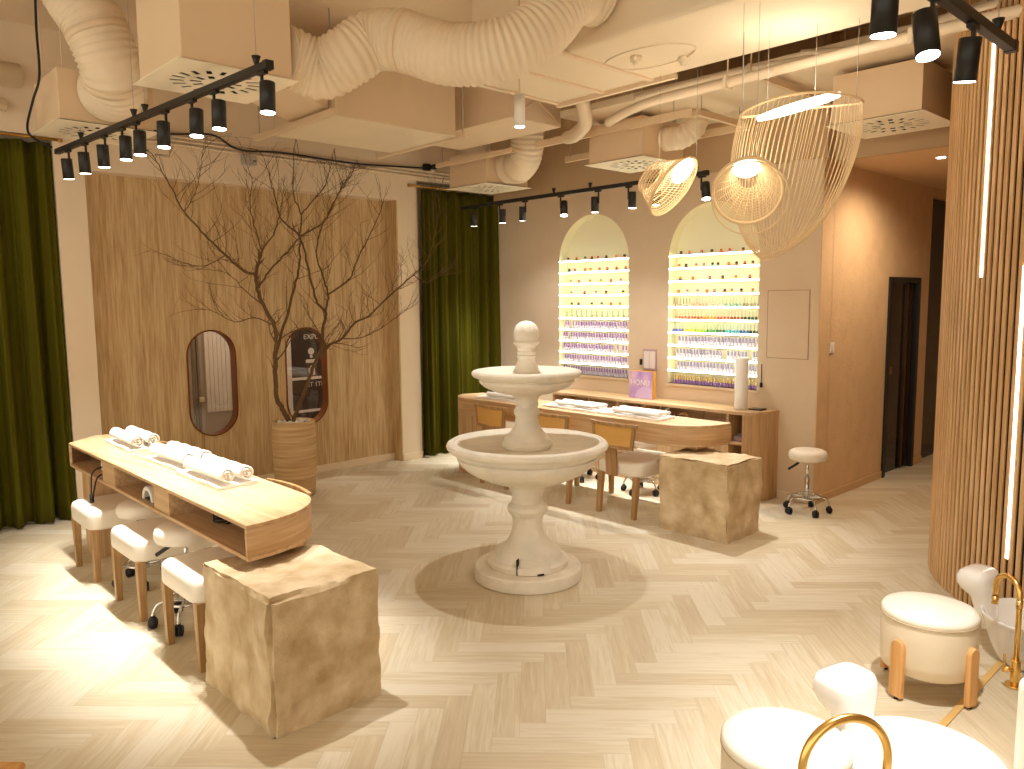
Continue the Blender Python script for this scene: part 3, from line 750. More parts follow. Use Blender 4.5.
# cane back chair (faces +y)
def cane_chair():
    t = thing('cane_chair', 'cane-backed oak chair with white seat nearest the stone block, facing the far table', 'chair', (-4.035, 5.23, 0), 0, 'cane-backed chairs at the far table')
    n = 72
    mb = MB()
    def pad(z, k): return [(k * .25 * math.copysign(abs(math.cos(a)) ** .24, math.cos(a)), (.045 + k * .29 * math.copysign(abs(math.sin(a)) ** (.22 if math.sin(a) > 0 else .5), math.sin(a))), z) for a in [2 * PI * i / n for i in range(n)]]
    lv = [pad(.345, .96), pad(.35, .99), pad(.362, 1.0), pad(.43, 1.0), pad(.446, .985), pad(.457, .96), pad(.463, .92), pad(.466, .85), pad(.47, .4)]
    vs = [p for l in lv for p in l]; fs = []
    for i in range(len(lv) - 1):
        for j in range(n): fs.append((i * n + j, i * n + (j + 1) % n, (i + 1) * n + (j + 1) % n, (i + 1) * n + j))
    fs.append(tuple(range(n))[::-1]); fs.append(tuple((len(lv) - 1) * n + j for j in range(n)))
    obj('seat', mb.add(vs, fs, smooth=True), M_LEATH, t)
    for sx, sy, dx, dy in ((-1, -1, .0, -.035), (1, -1, .0, -.035), (-1, 1, 0, 0), (1, 1, 0, 0)):
        mb = MB(); x, y = sx * (.185 if sy < 0 else .215), (-.225 if sy < 0 else .30); vs = []
        for z, h, f in ((0, .018, 1), (.352, .024, 0)):
            X, Y = x + dx * f, y + dy * f
            vs += [(X - h, Y - h, z), (X + h, Y - h, z), (X + h, Y + h, z), (X - h, Y + h, z)]
        mb.add(vs, [(0, 3, 2, 1), (4, 5, 6, 7), (0, 1, 5, 4), (1, 2, 6, 5), (2, 3, 7, 6), (3, 0, 4, 7)])
        obj('leg', mb, M_CHAIRW, t, bevel=.003)
    # flat splat from the seat up to the back frame
    M = Matrix.Translation((-.04, -.268, 0))
    mb = MB(); vs = [(-.055, -.012, .34), (.055, -.012, .34), (.055, .012, .34), (-.055, .012, .34), (-.055, -.022, .585), (.055, -.022, .585), (.055, .002, .585), (-.055, .002, .585)]
    vs = [M @ Vector(v) for v in vs]
    obj('splat', mb.add(vs, [(0, 3, 2, 1), (4, 5, 6, 7), (0, 1, 5, 4), (1, 2, 6, 5), (2, 3, 7, 6), (3, 0, 4, 7)]), M_CHAIRW, t, bevel=.002)
    def curve_y(x): return -.318 + .55 * x * x
    mb = MB()
    for z0, z1, hw, th in ((.765, .792, .245, .02), (.575, .605, .20, .018)):
        k = 14; vs = []; fs = []
        for i in range(k + 1):
            x = -hw + 2 * hw * i / k; y = curve_y(x) - (.01 if z0 > .7 else 0)
            vs += [(x, y - th / 2, z0), (x, y + th / 2, z0), (x, y + th / 2, z1), (x, y - th / 2, z1)]
        for i in range(k):
            a = i * 4
            for q in range(4): fs.append((a + q, a + (q + 1) % 4, a + 4 + (q + 1) % 4, a + 4 + q))
        fs += [(3, 2, 1, 0), (k * 4, k * 4 + 1, k * 4 + 2, k * 4 + 3)]
        mb.add(vs, fs)
    for sx in (-1, 1):
        vs = []
        for z, x in ((.575, .185), (.78, .215)):
            y = curve_y(x) - (.008 if z > .7 else 0)
            vs += [(sx * x - .015, y - .012, z), (sx * x + .015, y - .012, z), (sx * x + .015, y + .012, z), (sx * x - .015, y + .012, z)]
        mb.add(vs, [(0, 3, 2, 1), (4, 5, 6, 7), (0, 1, 5, 4), (1, 2, 6, 5), (2, 3, 7, 6), (3, 0, 4, 7)])
    obj('back_frame', mb, M_CHAIRW, t, bevel=.003)
    k = 12; vs = []; fs = []
    for i in range(k + 1):
        f = -1 + 2 * i / k
        for z, hw in ((.60, .178), (.768, .203)):
            x = f * hw; y = curve_y(x) - (.006 if z > .7 else 0)
            vs += [(x, y - .003, z), (x, y + .003, z)]
    for i in range(k):
        a = i * 4
        fs += [(a, a + 4, a + 6, a + 2), (a + 1, a + 3, a + 7, a + 5), (a, a + 1, a + 5, a + 4), (a + 2, a + 6, a + 7, a + 3)]
    fs += [(0, 2, 3, 1), (k * 4, k * 4 + 1, k * 4 + 3, k * 4 + 2)]
    obj('cane_panel', MB().add(vs, fs), M_CANE, t)
    return t
CC = cane_chair()
dup(CC, (-4.76, 5.23, 0), .0, 'cane-backed oak chair partly hidden by the fountain, middle of the row at the far table')
dup(CC, (-5.52, 5.21, 0), -.05, 'cane-backed oak chair nearest the green curtain in the corner')
g = 'cane-backed chairs pushed under the niche table'
dup(CC, (-5.63, 1.688, 0), PI, 'white-seated cane chair pushed under the niche table nearest the green curtain', g)
dup(CC, (-4.77, 1.688, 0), PI, 'white-seated cane chair pushed under the niche table, middle of the three', g)
dup(CC, (-3.925, 1.688, 0), PI, 'white-seated cane chair pushed under the niche table against the stone block', g)

# round pouf with four slab legs
def pouf():
    t = thing('pouf', 'round beige pouf with beech slab legs in front of the curved slatted wall', 'pouf', (-1.195, 3.73, 0), .28)
    obj('drum', MB().lathe([(0, .105), (.205, .105), (.218, .115), (.222, .16), (.222, .325), (.219, .332)], 56), mat('beige_leatherette', 'dccdb4', .4), t)
    obj('cushion', MB().lathe([(.214, .330), (.223, .337), (.224, .352), (.214, .364), (.18, .372), (.09, .376), (0, .377)], 56), M_LEATH, t)
    obj('piping', MB().tube([(.2225 * math.cos(2 * PI * k / 56), .2225 * math.sin(2 * PI * k / 56), .333) for k in range(56)], .0035, 6, closed=True), mat('beige_piping', 'c2ad8e', .5), t)
    for k in range(4):
        a = math.radians(-122 + 90 * k)
        M = Matrix.Rotation(a, 4, 'Z') @ Matrix(((0, 0, 1, .222), (1, 0, 0, 0), (0, 1, 0, 0), (0, 0, 0, 1)))
        p = [(-.034, .012), (.034, .012), (.034, .226)] + arc(0, .226, .034, 0, PI, 10)[1:-1] + [(-.034, .226)]
        l = obj('leg', MB().prism(p, -.004, .024, M=M), M_BEECH, t, bevel=.004)
        obj('glide', MB().cyl(Matrix.Rotation(a, 4, 'Z') @ Vector((.232, 0, 0)), Matrix.Rotation(a, 4, 'Z') @ Vector((.232, 0, .013)), .010, 10), M_RUB, l)
    return t
PF = pouf()
PF.scale = (.90, .90, 1.06)
dup(PF, (-1.135, 2.265, 0), .5, 'round white pouf in front, beside the gold gooseneck tap')

# ------------------------------------------------------------------ pedicure basins, taps
def basin():
    t = thing('pedicure_basin', 'white ceramic pedicure basin with raised footrest in front, beside the nearer pouf', 'basin', (-.87, 2.70, 0))
    pr_ = [(.0, 0), (.17, 0), (.195, .02), (.225, .09), (.262, .20), (.276, .248), (.280, .258), (.276, .265), (.266, .264), (.254, .24), (.225, .15), (.19, .09), (.12, .075), (0, .07)]
    obj('bowl', MB().lathe(pr_, 64), M_CERAM, t)
    # footrest: neck rising from the rim, rounded block on top
    mb = MB(); n = 28
    def sec(cx, cz, lx, ly, e): return [(cx + lx * math.copysign(abs(math.cos(a)) ** e, math.cos(a)), ly * math.copysign(abs(math.sin(a)) ** e, math.sin(a)), cz) for a in [2 * PI * i / n for i in range(n)]]
    lv = [sec(-.235, .13, .03, .05, .7), sec(-.25, .20, .045, .062, .7), sec(-.262, .26, .05, .066, .7), sec(-.272, .31, .052, .07, .6), sec(-.295, .345, .078, .084, .55), sec(-.305, .375, .09, .09, .55), sec(-.308, .42, .088, .09, .55), sec(-.305, .45, .075, .082, .55), sec(-.302, .465, .05, .06, .55), sec(-.302, .468, .02, .03, .6)]
    vs = [p for l in lv for p in l]; fs = []
    for i in range(len(lv) - 1):
        for j in range(n): fs.append((i * n + j, i * n + (j + 1) % n, (i + 1) * n + (j + 1) % n, (i + 1) * n + j))
    fs.append(tuple(range(n))[::-1]); fs.append(tuple((len(lv) - 1) * n + j for j in range(n)))
    fr = obj('footrest', mb.add(vs, fs, smooth=True), M_CERAM, t, rot=(0, 0, math.radians(-14))); fr.scale = (1.06, 1.28, .97)
    obj('drain', MB().lathe([(0, .072), (.025, .072), (.025, .08), (0, .081)], 20), M_CHROME, t)
    return t
BS = basin()
b2 = dup(BS, (-.915, 4.37, 0), .1, 'white ceramic pedicure basin with raised footrest against the curved slatted wall'); b2.scale = (.86, .86, .9); BS.scale = (.93, .93, .95)
def tap(name, base, h, dirx, diry, r_arc, label):
    t = thing(name, label, 'tap', base)
    d = Vector((dirx, diry, 0)).normalized(); up = Vector((0, 0, 1))
    z0 = h - r_arc
    obj('body', MB().cyl((0, 0, 0), (0, 0, .012), .04, 24).cyl((0, 0, .012), (0, 0, .13), .021, 20), M_GOLD, t, bevel=.002)
    pts = [Vector((0, 0, .13)), Vector((0, 0, z0 - .02))] + [d * (r_arc - r_arc * math.cos(a)) + up * (z0 + r_arc * math.sin(a)) for a in [PI * k / 20 for k in range(21)]] + [d * 2 * r_arc + up * (z0 - .05)]
    obj('spout', MB().tube(pts, .0125, 16), M_GOLD, t)
    obj('collar', MB().cyl((0, 0, z0 - .05), (0, 0, z0 - .012), .0145, 16), M_GOLD, t)
    e = d * 2 * r_arc + up * (z0 - .05)
    obj('aerator', MB().cyl(e - up * .035, e + up * .002, .0145, 16), M_GOLD, t)
    s_ = Vector((-.7, -.7, 0))
    hd = obj('handle', MB().cyl((0, 0, .085), s_ * .06 + up * .085, .012, 14), M_GOLD, t)
    obj('lever', MB().cyl(s_ * .05 + up * .085, s_ * .055 + up * .16, .0045, 8), M_GOLD, hd)
tap('gooseneck_tap', (-.94, 1.98, 0), .625, .55, .9, .135, 'large polished gold gooseneck tap in front of the nearer basin')
tap('gooseneck_tap', (-.915, 4.03, 0), .50, -.75, .55, .075, 'polished gold gooseneck tap standing before the basin by the slatted wall')
tag(obj('floor_strip', MB().box(-1.043, -1.013, 2.99, 4.25, .0, .008), mat('gold_trim', 'e8c27c', .45, metal=.4), bevel=.002), 'thin gold transition strip on the floor between the pouf and the gold tap', 'floor strip')
t = thing('pedicure_armchair', 'cream upholstered pedicure armchair, only its arm front visible at the frame edge', 'armchair', (-.15, 3.10, 0))
obj('arm', MB().box(-.635 + .15, .20, -.28, -.13, .04, .57), M_LEATH, t, bevel=.03, seg=4)
obj('arm', MB().box(-.635 + .15, .20, .43, .58, .04, .57), M_LEATH, t, bevel=.03, seg=4)
obj('seat', MB().box(-.42, .19, -.125, .425, .05, .40), M_LEATH, t, bevel=.03, seg=4)
obj('backrest', MB().box(.2, .38, -.30, .58, .05, .95), M_LEATH, t, bevel=.04, seg=4)
t = thing('wooden_chair', 'orange-brown wooden chair just entering the near corner of the view', 'chair', (-2.585, .215, 0), .817)
obj('seat', MB().box(-.22, .16, -.20, .16, .42, .45), M_BEECH, t, bevel=.035, seg=5)
for x in (-.19, .12):
    for y in (-.16, .11): obj('leg', MB().box(x - .015, x + .015, y - .015, y + .015, 0, .421), M_BEECH, t, bevel=.003)
obj('back_post', MB().box(.02, .045, .135, .158, .44, .56), M_CHAIRW, t, bevel=.003)

# ------------------------------------------------------------------ potted tree
t = thing('potted_tree', 'tall bare branching tree in a ribbed sand-coloured planter before the oak panel wall', 'potted tree', (-6.62, 3.43, 0))
pot = []
for k in range(49):
    z = .70 * k / 48
    pot.append((.165 + .032 * math.sin(PI * min(1, (z / .70) * .62 + .10)) + .0028 * math.sin(z * 150) + (.004 if k > 46 else 0), z))
pot += [(.168, .70), (.165, .66), (0, .655)]
obj('planter', MB().lathe(pot, 56, mod=lambda a, z: 1 + .012 * noise.noise(Vector((math.cos(a) * 2, math.sin(a) * 2, z * 6)))), M_POT, t)
obj('soil', MB().lathe([(0, .657), (.164, .66), (.164, .668), (0, .672)], 32), M_SOIL, t)
mb = MB(); rng = random.Random(5)
for k in range(90):
    a = rng.random() * 2 * PI; r = .15 * math.sqrt(rng.random()); s_ = .012 + .012 * rng.random()
    z = .675 + .018 * rng.random()
    mb.lathe([(0, -s_ * .7), (s_ * .8, -s_ * .35), (s_, 0), (s_ * .8, s_ * .4), (0, s_ * .7)], 7, c=(r * math.cos(a), r * math.sin(a), z))
pb = obj('pebbles', mb, M_PEBBLE, t); pb['kind'] = 'stuff'
BR = [
  ([(0.0,-0.03,0.67),(0.01,-0.1,0.8),(0.03,-0.17,0.95),(0.04,-0.18,1.22),(0.06,-0.17,1.43),(0.08,-0.19,1.59),(0.09,-0.29,1.77),(0.11,-0.35,1.91),(0.12,-0.36,2.04)],0.03,0.017),
  ([(0.12,-0.36,2.04),(0.16,-0.48,2.06),(0.21,-0.66,2.19),(0.25,-0.84,2.34),(0.29,-1.01,2.51),(0.33,-1.11,2.67),(0.38,-1.22,2.84),(0.42,-1.3,2.93)],0.015,0.003),
  ([(0.12,-0.36,2.04),(0.09,-0.28,2.23),(0.06,-0.22,2.31),(0.03,-0.13,2.4),(0.0,-0.06,2.57),(-0.03,0.0,2.76)],0.012,0.003),
  ([(0.11,-0.35,1.91),(0.07,-0.18,2.1),(0.04,-0.02,2.24),(0.0,0.13,2.38)],0.011,0.008),
  ([(0.02,-0.17,1.27),(0.0,-0.1,1.46),(-0.01,-0.01,1.68),(-0.03,0.09,1.97),(-0.05,0.15,2.13),(-0.06,0.17,2.38),(-0.08,0.2,2.6),(-0.1,0.14,2.79),(-0.11,0.17,3.12),(-0.13,0.2,3.32)],0.019,0.003),
  ([(0.0,-0.02,0.67),(-0.01,0.1,0.88),(-0.02,0.23,1.17),(-0.03,0.34,1.38),(-0.04,0.37,1.57),(-0.04,0.4,1.69),(-0.05,0.31,1.81),(-0.06,0.24,2.13),(-0.07,0.22,2.28),(-0.08,0.18,2.39)],0.024,0.009),
  ([(-0.04,0.4,1.69),(-0.07,0.45,1.86),(-0.09,0.41,2.05),(-0.12,0.37,2.27),(-0.15,0.45,2.5),(-0.18,0.57,2.67),(-0.2,0.75,2.96),(-0.23,0.87,3.09)],0.012,0.003),
  ([(-0.04,0.43,1.86),(-0.02,0.66,2.01),(0.0,0.75,2.21),(0.03,0.87,2.43),(0.05,0.99,2.67),(0.07,1.02,2.8)],0.011,0.003),
  ([(0.0,0.29,1.26),(0.02,0.38,1.38),(0.04,0.52,1.44),(0.06,0.66,1.59),(0.08,0.81,1.66),(0.1,1.09,1.88),(0.12,1.32,2.06),(0.14,1.48,2.2),(0.16,1.58,2.48),(0.18,1.62,2.73),(0.2,1.59,2.87)],0.016,0.003),
  ([(-0.04,0.16,2.41),(-0.02,-0.02,2.53),(-0.01,-0.08,2.7),(0.0,-0.13,2.88),(0.02,-0.2,3.08)],0.011,0.003),
  ([(-0.04,0.17,2.4),(-0.06,0.42,2.54),(-0.09,0.52,2.68),(-0.11,0.63,2.84),(-0.14,0.77,2.99),(-0.16,0.87,3.18)],0.011,0.003),
  ([(-0.08,0.2,2.6),(-0.1,0.35,2.75),(-0.13,0.49,2.9),(-0.16,0.58,3.1),(-0.18,0.63,3.27)],0.008,0.0025),
  ([(0.12,1.32,2.06),(0.16,1.44,1.98),(0.2,1.57,2.04),(0.24,1.68,2.11)],0.006,0.002),
  ([(0.02,0.53,1.44),(0.06,0.71,1.44),(0.09,0.9,1.51),(0.13,1.09,1.63),(0.17,1.28,1.75)],0.007,0.002),
  ([(0.17,-0.65,2.19),(0.22,-0.76,2.13),(0.27,-0.9,2.09),(0.32,-1.08,2.12)],0.006,0.002),
  ([(0.04,-0.18,1.59),(0.08,-0.37,1.66),(0.13,-0.57,1.63),(0.17,-0.76,1.72),(0.22,-0.9,1.75)],0.007,0.002),
  ([(0.02,-0.11,1.46),(0.05,0.05,1.54),(0.09,0.18,1.48),(0.12,0.26,1.39)],0.006,0.003),
  ([(0.07,-0.28,1.77),(0.02,-0.42,1.9),(-0.03,-0.51,2.02),(-0.08,-0.63,2.09)],0.007,0.002),
  ([(0.32,-1.02,2.51),(0.3,-0.92,2.67),(0.29,-0.87,2.83),(0.27,-0.83,3.03)],0.005,0.002),
  ([(0.07,-0.27,2.23),(0.11,-0.34,2.42),(0.15,-0.4,2.62),(0.18,-0.39,2.83),(0.22,-0.45,2.98)],0.007,0.002),
]

mb = MB(); rng = random.Random(11)
def twig(p, d, L_, r, lvl):
    pts = [p.copy()]; d = d.normalized(); k = 5
    bend = Vector((rng.uniform(-.3, .3), rng.uniform(-.5, .5), rng.uniform(-.1, .55)))
    for i in range(k):
        d = (d + bend * .22 + Vector((rng.uniform(-.2, .2), rng.uniform(-.2, .2), rng.uniform(-.12, .2)))).normalized()
        q = pts[-1] + d * (L_ / k)
        if q.x < -.56: q.x = -.56
        zl = 2.93 if (q.y < -1.1 or q.y > 1.7) else 3.13
        if q.z > zl: q.z = zl - .01 * rng.random()
        pts.append(q)
    mb.tube(pts, [r * (1 - .75 * i / k) for i in range(k + 1)], 4, caps=False)
    if lvl > 0:
        for i in range(1, k + 1):
            if rng.random() < .62:
                a = (d + Vector((rng.uniform(-.8, .8), rng.uniform(-1, 1), rng.uniform(-.4, .9)))).normalized()
                twig(pts[i], a, L_ * rng.uniform(.35, .6), r * .62, lvl - 1)
for pts, ra, rb in BR:
    sp = spline(pts, 6); n = len(sp)
    sp = [p + Vector((rng.uniform(-.006, .006), rng.uniform(-.006, .006), 0)) * (i > 0) for i, p in enumerate(sp)]
    rr = [.82 * (ra + (rb - ra) * i / (n - 1)) for i in range(n)]
    mb.tube(sp, rr, 7, caps=True)
    L_ = sum((sp[i + 1] - sp[i]).length for i in range(n - 1))
    big = ra > .016
    step = .05 if not big else .16
    acc = 0
    for i in range(2, n - 1):
        acc += (sp[i] - sp[i - 1]).length
        if sp[i].z < 1.05 or acc < step: continue
        acc = 0
        d = (sp[i + 1] - sp[i]).normalized()
        side = Vector((rng.uniform(-.7, .7), rng.uniform(-1, 1), rng.uniform(-.2, .8)))
        twig(sp[i], (d * .7 + side), rng.uniform(.16, .46), max(.0026, rr[i] * .36), 2 if rng.random() < .4 else 1)
    twig(sp[-1], sp[-1] - sp[-2], .16, rb, 1)
obj('branches', mb, M_BARK, t)

# ------------------------------------------------------------------ wall counter under the arches
t = thing('wall_counter', 'low oak wall counter with open niches under the two lit arches', 'counter', (-4.6, 6.27, 0))
def cend(x0, y0): return [(x0, 6.448), (x0, y0)] + [(-3.535 + .15 * math.sin(PI / 2 * k / 10), 6.448 - (6.448 - y0) * math.cos(PI / 2 * k / 10)) for k in range(11)]
obj('counter_top', MB().prism([(-5.84, 6.448), (-5.84, 6.09)] + [(-3.535 + .155 * math.sin(PI / 2 * k / 10), 6.448 - .358 * math.cos(PI / 2 * k / 10)) for k in range(11)], .772, .80), M_OAKT, t, world=True, bevel=.002)
obj('end_cabinet', MB().prism(cend(-3.545, 6.10), 0, .772), M_OAKP, t, world=True)
for x in (-5.828, -4.945, -4.62, -3.69): obj('divider', MB().box(x - .012, x + .012, 6.10, 6.424, .523 if -5.5 < x < -3.8 else 0, .772), M_OAKP, t, world=True)
obj('back_board', MB().box(-5.83, -3.55, 6.425, 6.445, 0.0, .772), M_OAKT, t, world=True)
obj('shelf_board', MB().box(-5.83, -3.70, 6.10, 6.425, .50, .522).box(-3.678, -3.548, 6.11, 6.425, .50, .522), M_OAKT, t, world=True)
obj('front_panel', MB().box(-5.83, -3.70, 6.10, 6.118, 0.0, .50), M_OAKP, t, world=True)
obj('floor_board', MB().box(-3.678, -3.548, 6.12, 6.425, .0, .03), M_OAKT, t, world=True)

# things on and in the counter
t = thing('display_block', 'lilac printed display block with white letters and orange side on the counter', 'sign', (-4.77, 6.275, .80))
obj('box', MB().box(-.145, .145, -.02, .035, 0, .275), mat('orange_board', 'cf9335', .6), t, bevel=.001)
mb = MB().box(-.143, .143, -.0225, -.0205, .002, .273)
obj('print', mb, mat('lilac_print', 'dcb6c8', .5, col2='a583c4', nscale=11, stretch=(1, 1, .5), detail=2), t)
vs = arc(.06, -.01, .13, math.radians(40), math.radians(165), 16)
vs = [(max(-.143, min(.143, x)), max(.002, z)) for x, z in vs] + [(-.066, .003), (.143, .003)]
obj('print_sphere', MB().prism(vs, .0228, .0236, M=Matrix(((1, 0, 0, 0), (0, 0, -1, 0), (0, 1, 0, 0), (0, 0, 0, 1)))), mat('pale_lilac_print', 'c9b0d6', .5), t)
tx = text('HONU', (-4.775, 6.275 - .025, .80 + .135), .078, t, M_LETTER, (PI / 2, 0, 0), ext=.0006)
t = thing('wall_frame', 'small framed price sheet on the wall above the lilac display block', 'picture frame', (-4.80, YB, 1.18))
obj('frame', MB().box(-.082, .082, -.016, 0, -.105, .105), mat('lilac_frame', 'b59aa0', .5), t, bevel=.003)
mb = MB(); mb.box(-.070, -.003, -.018, -.015, -.09, .085); mb.box(.003, .070, -.018, -.015, -.09, .085)
obj('sheet', mb, M_LETTER, t)
t = tag(obj('wall_hook', MB().box(-.012, .012, -.02, 0, -.03, .03), M_BLACK, loc=(-4.91, YB, 1.15), bevel=.003), 'tiny black holder on the wall beside the framed sheet', 'holder')
t = thing('tall_vase', 'tall white cylinder vase on the counter in front of the arch nearer the corridor', 'vase', (-3.66, 6.27, .80))
obj('body', MB().lathe([(0, 0), (.056, 0), (.058, .01), (.060, .46), (.056, .463), (.053, .45), (.052, .03), (0, .02)], 36), M_CERAM, t)
t = thing('tablet', 'black tablet lying on the counter beside the tall white vase', 'tablet', (-3.52, 6.32, .80))
obj('shell', MB().box(-.07, .06, -.05, .05, 0, .012), M_BLACK, t, bevel=.003); obj('screen', MB().box(-.062, .052, -.044, .044, .012, .0135), M_BLGLASS, t)
t = thing('plug_cord', 'dark cord with plug hanging on the wall behind the tall vase', 'cord', (-3.56, 6.44, 1.0))
obj('cord', MB().tube([(0, 0, .2), (.005, -.005, .1), (0, 0, .02)], .004, 6), M_CABLE, t); obj('plug', MB().cyl((0, 0, -.01), (0, 0, .03), .012, 8), M_CABLE, t)
def pump(x, y, h, m, label):
    t = thing('pump_bottle', label, 'bottle', (x, y, .522))
    obj('body', MB().lathe([(0, 0), (.032, 0), (.034, .01), (.034, h * .62), (.026, h * .72), (.012, h * .76), (0, h * .76)], 18), m, t)
    obj('pump', MB().cyl((0, 0, h * .76), (0, 0, h * .95), .007, 8).cyl((0, 0, h * .95), (.035, 0, h), .007, 8), M_WHITEP, t)
pump(-4.50, 6.22, .26, M_WHITEP, 'grey-white pump bottle in the counter niche, the one next to the divider')
pump(-4.42, 6.2, .22, M_GREYP, 'shorter grey pump bottle in the counter niche')
pump(-5.45, 6.25, .24, M_GREYP, 'pump bottle in the counter niche behind the fountain top')
t = thing('tape_ring', 'tan ring-shaped roll in the counter niche', 'roll', (-4.22, 6.22, .522))
obj('roll', MB().tube([(.05 * math.cos(a), 0, .14 + .05 * math.sin(a)) for a in [2 * PI * k / 24 for k in range(24)]], .014, 8, closed=True), mat('tan_roll', 'b98f5c', .6), t)
obj('stand', MB().box(-.05, .05, -.03, .03, 0, .08), M_CHAIRW, t, bevel=.004)
t = thing('tool_cup', 'small white cup of tools in the counter niche', 'cup', (-4.33, 6.21, .522))
obj('cup', MB().lathe([(0, 0), (.03, 0), (.034, .10), (.031, .10), (.027, .01), (0, .008)], 18), M_CERAM, t)
obj('tools', MB().cyl((0, 0, .01), (.015, .01, .19), .004, 6).cyl((.01, 0, .01), (-.012, .0, .17), .004, 6).cyl((0, .01, .01), (0, -.015, .18), .003, 6), M_BLACK, t)
t = thing('file_holder', 'small dark holder with a brush in the counter niche by the small cubby', 'holder', (-4.02, 6.22, .522))
obj('cup', MB().lathe([(0, 0), (.026, 0), (.026, .15), (.022, .15), (.022, .01), (0, .01)], 16), M_BLACK, t)
obj('brush', MB().cyl((0, 0, .02), (.012, 0, .23), .006, 8), M_CHAIRW, t)
t = thing('towel_stack', 'folded grey-lilac cloth in the narrow cubby at the end of the counter', 'cloth', (-3.61, 6.25, .522))
obj('cloth', MB().box(-.05, .05, -.1, .1, 0, .05), mat('lilac_cloth', '9f93a3', .9), t, bevel=.012)
obj('band', MB().box(-.052, .052, -.02, .02, -.0, .052), M_WHITEP, t)

# ------------------------------------------------------------------ shelves and bottles in the arches
SH = [2.215 - .1245 * k for k in range(10)]
ARS = ['arch nearer the curtain', 'arch nearer the corridor']
ARN = ['the arch nearer the green curtain', 'the arch nearer the corridor']
for ai, a in enumerate(AR):
    x0, x1 = a[0] - a[1] + .004, a[0] + a[1] - .004
    for k, z in enumerate(SH):
        zz = z - (0 if ai == 0 else .003)
        t = thing('display_shelf', f'{ORD[k]} glowing white shelf from the top in {ARN[ai]}', 'shelf', (a[0], YB + .06, zz), 0, 'lit display shelves in the arches')
        hw = (x1 - x0) / 2
        if k == 0: hw -= .001
        obj('board', MB().box(-hw, hw, -.055, .064, -.010, 0), M_ACRYL, t)
        obj('light_strip', MB().box(-hw, hw, -.064, -.056, -.013, .003), M_LED, t)
    t = tag(obj('niche_ledge', MB().box(x0 - .012, x1 + .012, YB - .012, YB + .128, a[2] - .02, a[2]), M_BASE), f'bottom ledge of {ARN[ai]}', 'ledge')
BM = {}
def bottle_mesh(kind, c1, c2):
    key = (kind, c1, c2)
    if key in BM: return BM[key]
    m1 = mat('bottle_' + c1, c1, .3); m2 = mat('cap_' + c2, c2, .35)
    mb = MB()
    if kind == 'full':      # square-ish bottle with a tall cap
        mb.lathe([(0, 0), (.0135, 0), (.0145, .004), (.0145, .034), (.009, .040)], 8, mi=0, smooth=False)
        mb.lathe([(.0098, .040), (.0112, .042), (.0095, .084), (0, .085)], 8, mi=1, smooth=False)
    elif kind == 'thin':    # clear tip with a coloured foot
        mb.lathe([(0, 0), (.0115, 0), (.0135, .004), (.0135, .026), (.006, .032)], 8, mi=0, smooth=False)
        mb.lathe([(.0045, .032), (.0048, .034), (.0036, .086), (0, .087)], 6, mi=1, smooth=False)
    else:                   # small jar
        mb.lathe([(0, 0), (.013, 0), (.014, .003), (.014, .019), (.010, .022)], 8, mi=0, smooth=False)
        mb.lathe([(.012, .022), (.013, .024), (.012, .042), (.0, .043)], 8, mi=1, smooth=False)
    BM[key] = mb.mesh('bottle', [m1, m2]); return BM[key]
NAMES = {'d65a4a': 'red', 'e2574c': 'red', '3e4fa0': 'blue', 'f0e6e0': 'white', 'e0762f': 'orange', '5c3a2a': 'brown', '7fae8a': 'green', 'e8d24a': 'yellow', 'd890a8': 'pink', '8fb5d8': 'pale blue', '2c4a38': 'dark green', '30281f': 'black'}
def put(nm, kind, c1, c2, x, z, label, cat, group):
    o = bpy.data.objects.new(nm, bottle_mesh(kind, c1, c2)); COL.objects.link(o)
    o.location = (x, YB + .052, z + .0005); tag(o, label, cat, group)
rng = random.Random(21)
JAR = [[8, 8, 6, 5, 6], [8, 10, 6, 9]]
for ai, a in enumerate(AR):
    x0, x1 = a[0] - a[1] + .05, a[0] + a[1] - .05
    for k, n in enumerate(JAR[ai]):
        z = SH[k] - (0 if ai == 0 else .003)
        for i in range(n):
            x = x0 + (x1 - x0) * (i + .5 + rng.uniform(-.22, .22)) / n
            cc = ['d65a4a', '3e4fa0', 'e0762f', '5c3a2a', '7fae8a', 'e8d24a', 'd890a8', '8fb5d8', 'f0e6e0']
            c1 = rng.choice(cc); c2 = rng.choice(['d65a4a', '5c3a2a', '30281f', 'e0762f', 'd65a4a'])
            put('sample_jar', 'jar', c1, c2, x, z, f'small {NAMES[c1]} jar with {NAMES[c2]} lid, {ORD[k]} shelf, {ARS[ai]}', 'jar', f'{NAMES[c1]} jars with {NAMES[c2]} lids on the {ORD[k]} shelf of {ARN[ai]}')
def row(ai, z, n, kind, fn, where, skip=(), xa=.03, xb=.03):
    a = AR[ai]; x0, x1 = a[0] - a[1] + xa, a[0] + a[1] - xb
    for i in range(n):
        if i in skip: continue
        c1, c2, word = fn(i, n)
        put('polish_bottle', kind, c1, c2, x0 + (x1 - x0) * i / (n - 1) + rng.uniform(-.003, .003), z, f'{word} nail polish bottle on the {where} of {ARN[ai]}', 'bottle', f'{word} bottles on the {where} of {ARN[ai]}')
lil = lambda i, n: ('c9bcc8', 'a07ab4', 'purple-capped')
lil2 = lambda i, n: ('d2c4d4', '9a8fb8', 'pale lilac')
row(0, SH[5], 13, 'thin', lambda i, n: ('a5ab86', '8f9078', 'clear grey-green'), 'sixth shelf', xa=.07)
row(0, SH[6], 25, 'full', lil, 'seventh shelf', skip=(2,), xa=.06)
row(0, SH[7], 26, 'full', lil, 'eighth shelf', skip=(2,))
row(0, SH[8], 26, 'full', lil, 'ninth shelf', skip=(20, 22))
row(0, SH[9], 25, 'full', lil, 'tenth shelf', xa=.045)
